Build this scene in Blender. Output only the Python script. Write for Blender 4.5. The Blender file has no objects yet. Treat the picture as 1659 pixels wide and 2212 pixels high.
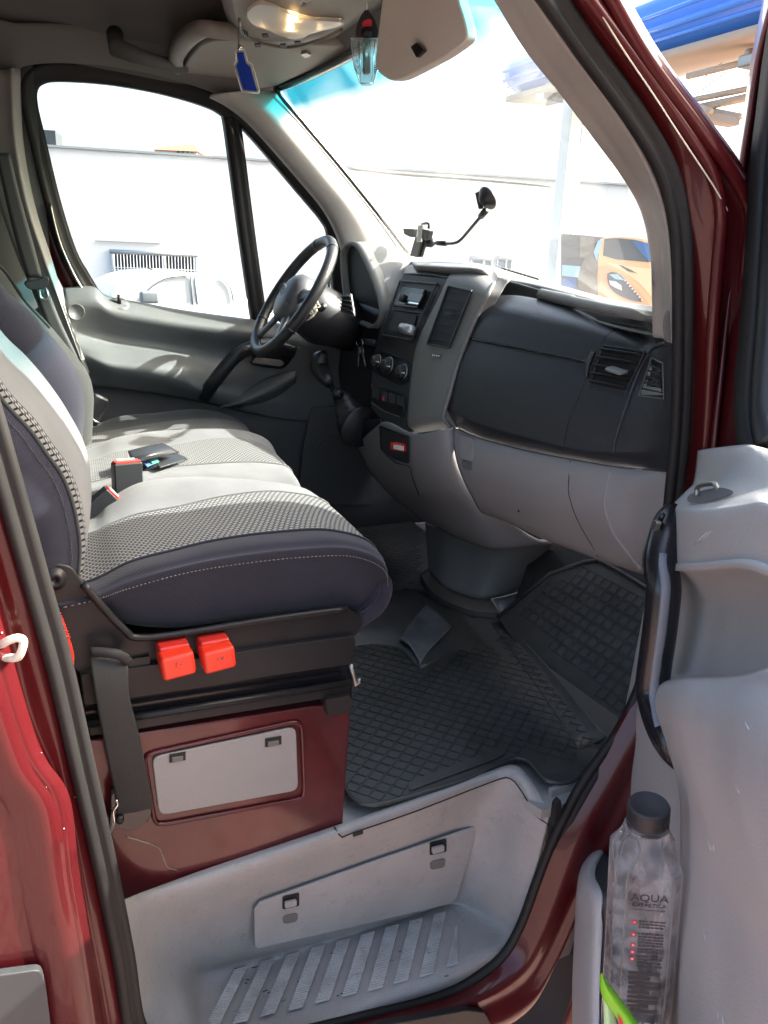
import bpy, bmesh, math, random
from mathutils import Vector, Matrix
random.seed(7)
S = bpy.context.scene
COL = S.collection
# ------------------------------------------------------------------ camera
CAM = Vector((-.52, -.94, 1.58)); FPX = 1714.0
_y, _p, _r = [math.radians(a) for a in (62.5, -17.5, 2.4)]
FW = Vector((math.cos(_p)*math.cos(_y), math.cos(_p)*math.sin(_y), math.sin(_p)))
_rt = Vector((math.sin(_y), -math.cos(_y), 0)); _up = _rt.cross(FW)
RT = _rt*math.cos(_r)+_up*math.sin(_r); UP = -_rt*math.sin(_r)+_up*math.cos(_r)
cam = bpy.data.objects.new('camera', bpy.data.cameras.new('camera')); COL.objects.link(cam)
cam.matrix_world = Matrix(((RT.x, UP.x, -FW.x, CAM.x), (RT.y, UP.y, -FW.y, CAM.y), (RT.z, UP.z, -FW.z, CAM.z), (0, 0, 0, 1)))
cam.data.sensor_fit = 'VERTICAL'; cam.data.angle = 2*math.atan(1106/FPX)
cam.data.clip_start = .02; cam.data.clip_end = 900
S.camera = cam
# ------------------------------------------------------------------ light
SUN_EL, SUN_AZ = math.radians(36), math.radians(-12)
w = bpy.data.worlds.new("World"); S.world = w; w.use_nodes = True
nt = w.node_tree; nt.nodes.clear()
sky = nt.nodes.new('ShaderNodeTexSky'); sky.sky_type = 'NISHITA'; sky.sun_disc = False
sky.sun_elevation = SUN_EL; sky.sun_rotation = math.pi/2-SUN_AZ; sky.air_density = 1.0; sky.dust_density = 7.0; sky.ozone_density = .2
bg = nt.nodes.new('ShaderNodeBackground'); bg.inputs[1].default_value = .15
wo = nt.nodes.new('ShaderNodeOutputWorld'); nt.links.new(sky.outputs[0], bg.inputs[0]); nt.links.new(bg.outputs[0], wo.inputs[0])
sl = bpy.data.lights.new('sun', 'SUN'); sl.energy = 3.4; sl.angle = math.radians(.5); sl.color = (1, .95, .88)
sun = bpy.data.objects.new('sun', sl); COL.objects.link(sun)
sd = Vector((math.cos(SUN_EL)*math.cos(SUN_AZ), math.cos(SUN_EL)*math.sin(SUN_AZ), math.sin(SUN_EL)))
sun.rotation_euler = sd.to_track_quat('Z', 'Y').to_euler(); sun.location = (0, 0, 30)
S.view_settings.view_transform = 'Standard'; S.view_settings.look = 'None'; S.view_settings.gamma = 1
S.view_settings.exposure = 2.5
S.cycles.max_bounces = 10; S.cycles.diffuse_bounces = 5; S.cycles.transparent_max_bounces = 24
S.cycles.transmission_bounces = 6
try: S.cycles.use_denoising = True
except Exception: pass

# ------------------------------------------------------------------ point helpers (photo pixel on a real plane -> point)
H0 = Vector((.60, -.02, 0)); _a = math.radians(60)
DN = Vector((-math.sin(_a), math.cos(_a), 0)); DD = Vector((-math.cos(_a), -math.sin(_a), 0))
PLN = {'F': (Vector((.50, 0, 1.12)), Vector((-1, 0, .22))),       # slanted centre stack
       'K': (Vector((.575, 0, 1.15)), Vector((-1, -.06, .10))),   # glove box face
       'T': (Vector((.66, 0, .64)), Vector((-.70, 0, .71))),      # toe board
       'B': (Vector((0, 13.5, 0)), Vector((.259, .966, 0)))}      # far building
def P(x, y, ax, v):
    d = FW+RT*((x-829.5)/FPX)-UP*((y-1106)/FPX)
    if ax == 'X': t = (v-CAM.x)/d.x
    elif ax == 'Y': t = (v-CAM.y)/d.y
    elif ax == 'Z': t = (v-CAM.z)/d.z
    elif ax == 'd': t = v
    elif ax == 'D': t = ((H0+DN*v-CAM).dot(DN))/d.dot(DN)
    else:
        p, n = PLN[ax]; n = n.normalized(); t = ((p+n*v-CAM).dot(n))/d.dot(n)
    return CAM+d*t
def V(q): return q.copy() if isinstance(q, Vector) else (P(*q) if len(q) == 4 else Vector(q))
def L(pts, ax, v): return [P(a, b, ax, v) for a, b in pts]
def cr(p, n, cyc=False):
    p = [V(q) for q in p]; k = len(p); out = []
    segs = k if cyc else k-1
    for i in range(segs):
        g = (lambda j: p[j % k]) if cyc else (lambda j: p[max(0, min(k-1, j))])
        a, b, c, d = g(i-1), g(i), g(i+1), g(i+2)
        for s in range(n):
            t = s/n
            out.append(.5*((2*b)+(c-a)*t+(2*a-5*b+4*c-d)*t*t+(3*b-3*c+d-a)*t**3))
    if not cyc: out.append(p[-1])
    return out
# ------------------------------------------------------------------ object helpers
def tag(o, label=None, cat=None, group=None, kind=None):
    if label: o['label'] = label
    if cat: o['category'] = cat
    if group: o['group'] = group
    if kind: o['kind'] = kind
    return o
def thing(name, label, cat, loc=(0, 0, 0), group=None):
    o = bpy.data.objects.new(name, None); COL.objects.link(o); o.location = loc; o.empty_display_size = .1
    return tag(o, label, cat, group)
def link(name, me, mat, par=None, smooth=True, bevel=0, seg=2, solid=0, off=-1, ws=False, sub=0):
    o = bpy.data.objects.new(name, me); COL.objects.link(o)
    for m in (mat if isinstance(mat, (list, tuple)) else [mat]): me.materials.append(m)
    if smooth:
        for f in me.polygons: f.use_smooth = True
    if par:
        o.parent = par
        t = Vector(par.location); q = par.parent
        while q: t += Vector(q.location); q = q.parent
        if t.length > 0: me.transform(Matrix.Translation(-t))
    if sub:
        m = o.modifiers.new('s', 'SUBSURF'); m.levels = sub; m.render_levels = sub
    if solid:
        m = o.modifiers.new('t', 'SOLIDIFY'); m.thickness = solid; m.offset = off; m.use_even_offset = False
    if bevel:
        m = o.modifiers.new('b', 'BEVEL'); m.width = bevel; m.segments = seg; m.limit_method = 'ANGLE'; m.angle_limit = math.radians(35)
        if smooth:
            m = o.modifiers.new('w', 'WEIGHTED_NORMAL'); m.keep_sharp = True
    return o
def newmesh(vs, fs, name='m', uvs=None, mi=None):
    me = bpy.data.meshes.new(name); me.from_pydata([tuple(v) for v in vs], [], fs)
    if uvs:
        ul = me.uv_layers.new(name='UVMap')
        for lp in me.loops: ul.data[lp.index].uv = uvs[lp.vertex_index]
    if mi:
        for f, i in zip(me.polygons, mi): f.material_index = i
    me.update(); return me
def loft(name, rows, mat, par=None, nu=6, nv=6, solid=0, mats=None, cyc=False, flip=None, bevel=0, uvs=1.0):
    """rows of control points -> smooth surface; mats: list (per row gap) of material index"""
    R0 = [cr(r, nu) for r in rows]
    m = len(R0[0]); k = len(R0)
    cols = [cr([R0[i][j] for i in range(k)], nv, cyc) for j in range(m)]
    n = len(cols[0]); vs = [cols[j][i] for i in range(n) for j in range(m)]
    uu = [0]; vv = [0]
    mi_ = n//2; mj = m//2
    for j in range(1, m): uu.append(uu[-1]+(cols[j][mi_]-cols[j-1][mi_]).length)
    for i in range(1, n): vv.append(vv[-1]+(cols[mj][i]-cols[mj][i-1]).length)
    uv = [(uu[j], vv[i]) for i in range(n) for j in range(m)]
    fs = []; mi = []
    nn = n if cyc else n-1
    nrm = Vector()
    for i in range(nn):
        for j in range(m-1):
            a, b, c, d = i*m+j, i*m+j+1, ((i+1) % n)*m+j+1, ((i+1) % n)*m+j
            fs.append((a, b, c, d)); mi.append(mats[min(len(mats)-1, i//nv)] if mats else 0)
            nn_ = (vs[b]-vs[a]).cross(vs[d]-vs[a]); nrm += nn_*(1 if nn_.dot(CAM-vs[a]) > 0 else -1)*0+nn_*math.copysign(1, nn_.dot(CAM-vs[a]))*0
    # majority facing
    s = 0
    for f in fs:
        q = (vs[f[1]]-vs[f[0]]).cross(vs[f[3]]-vs[f[0]]); s += q.dot((CAM-vs[f[0]]).normalized())
    if (s < 0) != bool(flip): fs = [tuple(reversed(f)) for f in fs]
    me = newmesh(vs, fs, name, uv, mi)
    return link(name, me, mat, par, solid=solid, bevel=bevel)
def prism(name, pts, vec, mat, par=None, bevel=0, seg=2, smooth=False):
    """flat outline extruded by vec"""
    pts = [V(p) for p in pts]; vec = Vector(vec); n = len(pts)
    vs = pts+[p+vec for p in pts]
    nr = Vector()
    for i in range(n): nr += pts[i].cross(pts[(i+1) % n])
    fs = [tuple(range(n)), tuple(range(2*n-1, n-1, -1))]+[(i, n+i, n+(i+1) % n, (i+1) % n) for i in range(n)]
    if nr.dot(vec) > 0: fs = [tuple(reversed(f)) for f in fs]
    me = newmesh(vs, fs, name)
    return link(name, me, mat, par, smooth=smooth or bevel > 0, bevel=bevel, seg=seg)
def add_tube(bm, path, r, seg=10, cyc=False, cap=True, flat=None):
    path = [V(p) for p in path]; n = len(path); rings = []
    rs = r if isinstance(r, list) else [r]*n
    tprev = None; side = None
    for i, p in enumerate(path):
        if cyc: t = path[(i+1) % n]-path[i-1]
        else: t = path[min(n-1, i+1)]-path[max(0, i-1)]
        t.normalize()
        if side is None:
            side = t.orthogonal().normalized() if flat is None else (Vector(flat)-t*t.dot(Vector(flat))).normalized()
        else: side = (side-t*side.dot(t)).normalized()
        up = t.cross(side)
        rr = rs[i]; ra, rb = (rr if isinstance(rr, tuple) else (rr, rr))
        rings.append([bm.verts.new(p+side*(ra*math.cos(a))+up*(rb*math.sin(a))) for a in [2*math.pi*k/seg for k in range(seg)]])
    for i in range(n if cyc else n-1):
        A, B = rings[i], rings[(i+1) % n]
        for k in range(seg): bm.faces.new((A[k], A[(k+1) % seg], B[(k+1) % seg], B[k]))
    if cap and not cyc:
        bm.faces.new(list(reversed(rings[0]))); bm.faces.new(rings[-1])
def fin(bm, name, mat, par=None, **k):
    bmesh.ops.recalc_face_normals(bm, faces=bm.faces[:]) if k.pop('recalc', True) else None
    me = bpy.data.meshes.new(name); bm.to_mesh(me); bm.free()
    return link(name, me, mat, par, **k)
def tube(name, path, r, mat, par=None, seg=10, cyc=False, smoothn=0, flat=None):
    bm = bmesh.new()
    if smoothn: path = cr(path, smoothn, cyc)
    add_tube(bm, path, r, seg, cyc, flat=flat)
    return fin(bm, name, mat, par)
def add_box(bm, c, s, rot=None):
    c = Vector(c); s = Vector(s)/2; M = rot or Matrix.Identity(3); v = []
    for z in (-1, 1):
        for y in (-1, 1):
            for x in (-1, 1): v.append(bm.verts.new(c+M@Vector((x*s.x, y*s.y, z*s.z))))
    for f in ((0, 2, 3, 1), (4, 5, 7, 6), (0, 1, 5, 4), (2, 6, 7, 3), (0, 4, 6, 2), (1, 3, 7, 5)):
        bm.faces.new([v[i] for i in f])
def box(name, c, s, mat, par=None, rot=None, bevel=.003, seg=2):
    bm = bmesh.new(); add_box(bm, c, s, rot)
    return fin(bm, name, mat, par, bevel=bevel, seg=seg)
def bar(bm, a, b, w, h, nrm):
    """thin bar from a to b, width w in-plane, height h along nrm"""
    a = Vector(a); b = Vector(b); t = b-a; l = t.length; t.normalize(); n = Vector(nrm).normalized(); n = (n-t*n.dot(t)).normalized(); s = n.cross(t)
    M = Matrix((t, s, n)).transposed(); add_box(bm, (a+b)/2+n*(h/2), (l, w, h), M)
def sweep(name, path, prof, mat, par=None, up=(0, 1, 0), smoothn=4, cyc=False, mats=None):
    """closed 2-D profile (side, up) swept along a path; up is the second profile axis"""
    path = cr(path, smoothn, cyc) if smoothn else [V(p) for p in path]; n = len(path); k = len(prof); vs = []
    uv = []
    l = 0
    for i, p in enumerate(path):
        t = (path[(i+1) % n]-path[i-1]) if cyc else (path[min(n-1, i+1)]-path[max(0, i-1)])
        t.normalize(); u = Vector(up); u = (u-t*u.dot(t)).normalized(); s = t.cross(u)
        if i: l += (p-path[i-1]).length
        for q in prof: vs.append(p+s*q[0]+u*q[1]); uv.append((l, q[0]))
    fs = []; mi = []
    for i in range(n if cyc else n-1):
        for j in range(k):
            fs.append((i*k+j, i*k+(j+1) % k, ((i+1) % n)*k+(j+1) % k, ((i+1) % n)*k+j)); mi.append(mats[j] if mats else 0)
    if not cyc: fs.append(tuple(range(k-1, -1, -1))); fs.append(tuple((n-1)*k+j for j in range(k))); mi += [0, 0]
    me = newmesh(vs, fs, name, uv, mi)
    bm = bmesh.new(); bm.from_mesh(me); bmesh.ops.recalc_face_normals(bm, faces=bm.faces[:]); bm.to_mesh(me); bm.free()
    return link(name, me, mat, par)
def lathe(name, prof, org, axis, mat, par=None, seg=32, sq=None):
    """prof: (radius, height) list round an axis"""
    org = V(org); ax = Vector(axis).normalized(); a = ax.orthogonal().normalized(); b = ax.cross(a); vs = []; fs = []
    for r, h in prof:
        for k in range(seg):
            t = 2*math.pi*k/seg; rr = r if sq is None else r*sq(t)
            vs.append(org+ax*h+(a*math.cos(t)+b*math.sin(t))*rr)
    for i in range(len(prof)-1):
        for k in range(seg): fs.append((i*seg+k, i*seg+(k+1) % seg, (i+1)*seg+(k+1) % seg, (i+1)*seg+k))
    fs.append(tuple(range(seg-1, -1, -1))); fs.append(tuple((len(prof)-1)*seg+k for k in range(seg)))
    me = newmesh(vs, fs, name)
    bm = bmesh.new(); bm.from_mesh(me); bmesh.ops.recalc_face_normals(bm, faces=bm.faces[:]); bm.to_mesh(me); bm.free()
    return link(name, me, mat, par)
def rrect(c, ex, ey, w, h, r, n=4):
    """rounded rectangle outline in the plane of ex, ey"""
    out = []
    for sx, sy, a0 in ((1, 1, 0), (-1, 1, 90), (-1, -1, 180), (1, -1, 270)):
        for k in range(n+1):
            a = math.radians(a0+90*k/n)
            out.append(c+ex*(sx*(w/2-r)+r*math.cos(a))+ey*(sy*(h/2-r)+r*math.sin(a)))
    return out
def rpoly(pts, r=.15, n=3):
    """round the corners of a 3-D polygon by a fraction of the edges"""
    pts = [V(p) for p in pts]; k = len(pts); out = []
    for i in range(k):
        p = pts[i]; a = pts[i-1]; b = pts[(i+1) % k]
        da = a-p; db = b-p; ra = min(r, da.length*.45); rb = min(r, db.length*.45)
        A = p+da.normalized()*ra; B = p+db.normalized()*rb
        for s in range(n+1):
            t = s/n; out.append(A*(1-t)**2+p*2*t*(1-t)+B*t*t)
    return out
def text(name, s, org, ex, ey, size, mat, par, depth=.0003, align='CENTER'):
    cu = bpy.data.curves.new(name, 'FONT'); cu.body = s; cu.size = size; cu.extrude = depth; cu.align_x = align; cu.align_y = 'CENTER'
    t = bpy.data.objects.new('tmp', cu); COL.objects.link(t)
    dg = bpy.context.evaluated_depsgraph_get(); me = bpy.data.meshes.new_from_object(t.evaluated_get(dg))
    bpy.data.objects.remove(t)
    ex = Vector(ex).normalized(); ey = Vector(ey); ey = (ey-ex*ex.dot(ey)).normalized(); ez = ex.cross(ey)
    M = Matrix(((ex.x, ey.x, ez.x, org[0]), (ex.y, ey.y, ez.y, org[1]), (ex.z, ey.z, ez.z, org[2]), (0, 0, 0, 1)))
    me.transform(M); me.materials.clear()
    return link(name, me, mat, par, smooth=False)
from mathutils.bvhtree import BVHTree
def on(o):
    """returns f(x, y, lift): the point of object o seen at that photo pixel, lifted off its surface"""
    off = Vector(); q = o.parent
    while q: off += Vector(q.location); q = q.parent
    t = BVHTree.FromPolygons([v.co+off for v in o.data.vertices], [tuple(f.vertices) for f in o.data.polygons])
    def f(x, y, lift=0.0):
        d = (FW+RT*((x-829.5)/FPX)-UP*((y-1106)/FPX)).normalized()
        h, n, _, _ = t.ray_cast(CAM, d)
        if h is None:
            h, n, _, _ = t.find_nearest(CAM+d*1.5); return h
        if n.dot(d) > 0: n = -n
        return h+n*lift
    return f
# ------------------------------------------------------------------ materials
M = {}
def mat(name, col, rough=.5, metal=0, coat=0, spec=.5, noise=0, nscale=60, bump=0, bscale=900, sheen=0, emit=None, coatr=.05, grain=.05, dirt=0):
    m = bpy.data.materials.new(name); m.use_nodes = True; n = m.node_tree; b = n.nodes['Principled BSDF']
    b.inputs['Base Color'].default_value = (*col, 1); b.inputs['Roughness'].default_value = rough; b.inputs['Metallic'].default_value = metal
    b.inputs['Coat Weight'].default_value = coat; b.inputs['Coat Roughness'].default_value = coatr; b.inputs['Specular IOR Level'].default_value = spec
    b.inputs['Sheen Weight'].default_value = sheen
    tc = n.nodes.new('ShaderNodeTexCoord')
    if noise:
        t = n.nodes.new('ShaderNodeTexNoise'); t.inputs['Scale'].default_value = nscale*.1; t.inputs['Detail'].default_value = 6; t.inputs['Roughness'].default_value = .65
        n.links.new(tc.outputs['Object'], t.inputs['Vector'])
        mr = n.nodes.new('ShaderNodeMapRange'); mr.inputs[1].default_value = .3; mr.inputs[2].default_value = .7; mr.inputs[3].default_value = 1-noise; mr.inputs[4].default_value = 1+noise
        n.links.new(t.outputs['Fac'], mr.inputs[0])
        g2 = n.nodes.new('ShaderNodeTexNoise'); g2.inputs['Scale'].default_value = 320; g2.inputs['Detail'].default_value = 3; n.links.new(tc.outputs['Object'], g2.inputs['Vector'])
        m3 = n.nodes.new('ShaderNodeMapRange'); m3.inputs[1].default_value = .3; m3.inputs[2].default_value = .7; m3.inputs[3].default_value = 1-grain; m3.inputs[4].default_value = 1+grain; n.links.new(g2.outputs['Fac'], m3.inputs[0])
        mu = n.nodes.new('ShaderNodeMath'); mu.operation = 'MULTIPLY'; n.links.new(mr.outputs[0], mu.inputs[0]); n.links.new(m3.outputs[0], mu.inputs[1]); fac = mu.outputs[0]
        if dirt:
            d1 = n.nodes.new('ShaderNodeTexNoise'); d1.inputs['Scale'].default_value = 38; d1.inputs['Detail'].default_value = 8; d1.inputs['Roughness'].default_value = .75; n.links.new(tc.outputs['Object'], d1.inputs['Vector'])
            d2 = n.nodes.new('ShaderNodeMapRange'); d2.inputs[1].default_value = .56; d2.inputs[2].default_value = .66; d2.inputs[3].default_value = 1; d2.inputs[4].default_value = 1-dirt; n.links.new(d1.outputs['Fac'], d2.inputs[0])
            m4 = n.nodes.new('ShaderNodeMath'); m4.operation = 'MULTIPLY'; n.links.new(fac, m4.inputs[0]); n.links.new(d2.outputs[0], m4.inputs[1]); fac = m4.outputs[0]
        mx = n.nodes.new('ShaderNodeVectorMath'); mx.operation = 'SCALE'; mx.inputs[0].default_value = col; n.links.new(fac, mx.inputs['Scale'])
        n.links.new(mx.outputs[0], b.inputs['Base Color'])
        r2 = n.nodes.new('ShaderNodeMapRange'); r2.inputs[1].default_value = .3; r2.inputs[2].default_value = .7; r2.inputs[3].default_value = rough*.85; r2.inputs[4].default_value = min(1, rough*1.2)
        n.links.new(t.outputs['Fac'], r2.inputs[0]); n.links.new(r2.outputs[0], b.inputs['Roughness'])
    if bump:
        t = n.nodes.new('ShaderNodeTexNoise'); t.inputs['Scale'].default_value = bscale; t.inputs['Detail'].default_value = 2
        n.links.new(tc.outputs['Object'], t.inputs['Vector'])
        bp = n.nodes.new('ShaderNodeBump'); bp.inputs['Strength'].default_value = bump; bp.inputs['Distance'].default_value = .0022
        n.links.new(t.outputs['Fac'], bp.inputs['Height']); n.links.new(bp.outputs[0], b.inputs['Normal'])
    if emit: b.inputs['Emission Color'].default_value = (*emit[:3], 1); b.inputs['Emission Strength'].default_value = emit[3]
    M[name] = m; return m
mat('paint', (.066, .0055, .007), .32, 0, .42, .22, .05, 20, coatr=.03)
mat('paint_scratched', (.066, .0075, .009), .34, 0, .6, .25, .35, 90, coatr=.09)
mat('rubber', (.017, .0165, .016), .52, spec=.25, bump=.05, bscale=300, noise=.15)
mat('rubber_mat', (.034, .035, .034), .36, bump=.3, bscale=350, noise=.4, nscale=40, grain=.3, dirt=-.5)
mat('black_plastic', (.018, .019, .022), .42, bump=.12, bscale=1200, noise=.08)
mat('gloss_black', (.012, .012, .014), .16, noise=.1)
mat('black_metal', (.013, .013, .014), .36, spec=.25, noise=.35, nscale=50, bump=.06, bscale=300)
mat('dash_black', (.020, .023, .029), .38, bump=.35, bscale=330, noise=.06)
mat('dash_mid', (.155, .157, .15), .5, bump=.2, bscale=400, noise=.05)
mat('dash_light', (.255, .252, .255), .50, bump=.2, bscale=400, noise=.05)
mat('door_dark', (.10, .108, .11), .5, bump=.2, bscale=900, noise=.05)
mat('door_grey', (.41, .405, .40), .45, bump=.3, bscale=420, noise=.07, nscale=50, dirt=.05)
mat('step_grey', (.275, .268, .258), .44, bump=.22, bscale=420, noise=.13, nscale=50, dirt=.16)
mat('panel_grey', (.235, .228, .218), .5, bump=.12, bscale=400, noise=.05, grain=.02)
mat('trim_grey', (.30, .285, .265), .6, bump=.15, bscale=900, noise=.08)
mat('trim_shade', (.115, .110, .10), .65, bump=.15, bscale=900, noise=.08)
mat('lining', (.085, .08, .075), .9, bump=.3, bscale=1500, noise=.1, sheen=.2)
mat('console_grey', (.22, .205, .18), .6, bump=.2, bscale=900, noise=.05)
mat('visor_vinyl', (.56, .53, .48), .7, bump=.2, bscale=900, noise=.05)
mat('dark_wall', (.06, .062, .062), .8, noise=.1)
mat('chrome', (.75, .75, .75), .18, 1)
mat('dull_metal', (.33, .32, .29), .38, .9, noise=.2)
mat('worn_metal', (.10, .11, .12), .42, .3, noise=.55, nscale=120)
mat('wire_beige', (.62, .58, .46), .5, noise=.2)
mat('leather', (.024, .024, .026), .34, bump=.3, bscale=500, noise=.1)
mat('red_plastic', (.58, .030, .012), .35, noise=.05)
mat('red_dark', (.42, .02, .015), .4)
mat('white_plastic', (.75, .75, .75), .4)
mat('silver_plastic', (.45, .46, .47), .3, .5)
mat('strap', (.028, .028, .028), .62, spec=.25, bump=.15, bscale=500)
mat('belt', (.035, .038, .04), .6)
mat('white_wall', (.80, .79, .77), .9, noise=.04, nscale=3)
mat('white_car', (.8, .8, .8), .3, coat=.6)
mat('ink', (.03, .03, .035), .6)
mat('red_ink', (.75, .04, .07), .5)
mat('white_ink', (.8, .8, .8), .5)
mat('blue_canopy', (.06, .24, .80), .3, coat=.5, noise=.08, nscale=4)
mat('blue_foil', (.01, .045, .42), .25, coat=.5)
mat('green_film', (.22, .55, .02), .35, bump=.1, bscale=60)
mat('green_pale', (.50, .68, .34), .35)
mat('tan_trim', (.45, .36, .26), .6)
mat('roof_tile', (.45, .16, .09), .8, noise=.2)
mat('grey_glass', (.035, .042, .05), .15)
mat('blue_glass', (.08, .20, .30), .12)
mat('orange_print', (.88, .60, .34), .35, coat=.3)
mat('orange_deep', (.78, .47, .28), .35)
mat('yellow_print', (.9, .75, .48), .35)
mat('print_dark', (.14, .165, .175), .4)
mat('print_blue', (.09, .20, .42), .4)
mat('print_sky', (.35, .6, .75), .4)
mat('post_white', (.62, .66, .62), .4)
mat('dash_light2', (.225, .223, .228), .55, bump=.15, bscale=900, noise=.05); mat('dash_dull', (.07, .068, .06), .4, noise=.2); mat('hub_grey', (.075, .075, .085), .38, bump=.1); mat('step_worn', (.42, .415, .40), .4, noise=.3, nscale=120, dirt=.35); mat('car_glass', (.46, .49, .49), .1)
mat('rub_grey', (.05, .052, .055), .5, bump=.1)
mat('vent_black', (.008, .008, .009), .6)
mat('lock_dark', (.12, .13, .14), .2)
mat('asphalt', (.05, .05, .052), .9, noise=.3, nscale=20)

def glass(name, tint=(1, 1, 1), refl=.08, haze=0, rough=.0):
    m = bpy.data.materials.new(name); m.use_nodes = True; n = m.node_tree; n.nodes.clear()
    o = n.nodes.new('ShaderNodeOutputMaterial'); tr = n.nodes.new('ShaderNodeBsdfTransparent'); tr.inputs[0].default_value = (*tint, 1)
    gl = n.nodes.new('ShaderNodeBsdfGlossy'); gl.inputs['Roughness'].default_value = rough
    fr = n.nodes.new('ShaderNodeFresnel'); fr.inputs[0].default_value = 1.45
    mx = n.nodes.new('ShaderNodeMixShader'); n.links.new(fr.outputs[0], mx.inputs[0]); n.links.new(tr.outputs[0], mx.inputs[1]); n.links.new(gl.outputs[0], mx.inputs[2])
    last = mx
    if haze:
        df = n.nodes.new('ShaderNodeBsdfDiffuse'); df.inputs[0].default_value = (.8, .8, .8, 1)
        tl = n.nodes.new('ShaderNodeBsdfTranslucent'); tl.inputs[0].default_value = (.8, .8, .8, 1)
        ad = n.nodes.new('ShaderNodeMixShader'); ad.inputs[0].default_value = .5; n.links.new(df.outputs[0], ad.inputs[1]); n.links.new(tl.outputs[0], ad.inputs[2])
        m2 = n.nodes.new('ShaderNodeMixShader'); m2.inputs[0].default_value = haze
        n.links.new(mx.outputs[0], m2.inputs[1]); n.links.new(ad.outputs[0], m2.inputs[2]); last = m2
    n.links.new(last.outputs[0], o.inputs[0]); M[name] = m; return m
glass('window_glass', (.93, .96, .95)); glass('screen_glass', (.9, .97, .96), haze=.045)
glass('tint_glass', (.0, .30, .37), haze=.01)
_n = M['tint_glass'].node_tree; _t = [q for q in _n.nodes if q.type == 'BSDF_TRANSPARENT'][0]
_tc = _n.nodes.new('ShaderNodeTexCoord'); _sx = _n.nodes.new('ShaderNodeSeparateXYZ'); _n.links.new(_tc.outputs['UV'], _sx.inputs[0])
_a1 = _n.nodes.new('ShaderNodeMapRange'); _a1.inputs[1].default_value = 1.06; _a1.inputs[2].default_value = 1.10; _n.links.new(_sx.outputs[1], _a1.inputs[0])
_m1 = _n.nodes.new('ShaderNodeMix'); _m1.data_type = 'RGBA'; _m1.inputs['A'].default_value = (.15, .50, .55, 1); _m1.inputs['B'].default_value = (.0, .27, .34, 1); _n.links.new(_a1.outputs[0], _m1.inputs['Factor'])
_a2 = _n.nodes.new('ShaderNodeMapRange'); _a2.inputs[1].default_value = .0; _a2.inputs[2].default_value = .05; _n.links.new(_sx.outputs[0], _a2.inputs[0])
_m2 = _n.nodes.new('ShaderNodeMix'); _m2.data_type = 'RGBA'; _m2.inputs['A'].default_value = (.92, .97, .97, 1); _n.links.new(_m1.outputs['Result'], _m2.inputs['B']); _n.links.new(_a2.outputs[0], _m2.inputs['Factor'])
_n.links.new(_m2.outputs['Result'], _t.inputs[0])
glass('clear_plastic', (.80, .83, .83), haze=.16, rough=.08); glass('bottle_plastic', (.74, .76, .78), haze=.13, rough=.05)
glass('liquid', (.80, .95, .94), haze=.05); glass('lamp_lens', (.85, .83, .8), haze=.35, rough=.2)

def water(name):
    m = bpy.data.materials.new(name); m.use_nodes = True; b = m.node_tree.nodes['Principled BSDF']
    b.inputs['Base Color'].default_value = (.93, .95, .96, 1); b.inputs['Transmission Weight'].default_value = 1; b.inputs['IOR'].default_value = 1.34; b.inputs['Roughness'].default_value = .02
    tc = m.node_tree.nodes.new('ShaderNodeTexCoord'); t = m.node_tree.nodes.new('ShaderNodeTexNoise'); t.inputs['Scale'].default_value = 70; t.inputs['Detail'].default_value = 3
    m.node_tree.links.new(tc.outputs['Object'], t.inputs['Vector']); bp = m.node_tree.nodes.new('ShaderNodeBump'); bp.inputs['Strength'].default_value = .35; bp.inputs['Distance'].default_value = .002
    m.node_tree.links.new(t.outputs['Fac'], bp.inputs['Height']); m.node_tree.links.new(bp.outputs[0], b.inputs['Normal']); M[name] = m
    n = m.node_tree; o = [q for q in n.nodes if q.type == 'OUTPUT_MATERIAL'][0]; tr = n.nodes.new('ShaderNodeBsdfTransparent'); tr.inputs[0].default_value = (.86, .88, .9, 1)
    df = n.nodes.new('ShaderNodeBsdfDiffuse'); df.inputs[0].default_value = (.75, .76, .78, 1)
    t2 = n.nodes.new('ShaderNodeTexNoise'); t2.inputs['Scale'].default_value = 45; t2.inputs['Detail'].default_value = 6; n.links.new(tc.outputs['Object'], t2.inputs['Vector'])
    mr = n.nodes.new('ShaderNodeMapRange'); mr.inputs[1].default_value = .42; mr.inputs[2].default_value = .62; mr.inputs[3].default_value = .03; mr.inputs[4].default_value = .22; n.links.new(t2.outputs['Fac'], mr.inputs[0])
    a1 = n.nodes.new('ShaderNodeMixShader'); a1.inputs[0].default_value = .45; n.links.new(b.outputs[0], a1.inputs[1]); n.links.new(tr.outputs[0], a1.inputs[2])
    a2 = n.nodes.new('ShaderNodeMixShader'); n.links.new(mr.outputs[0], a2.inputs[0]); n.links.new(a1.outputs[0], a2.inputs[1]); n.links.new(df.outputs[0], a2.inputs[2]); n.links.new(a2.outputs[0], o.inputs[0])
water('water_filled')
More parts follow.
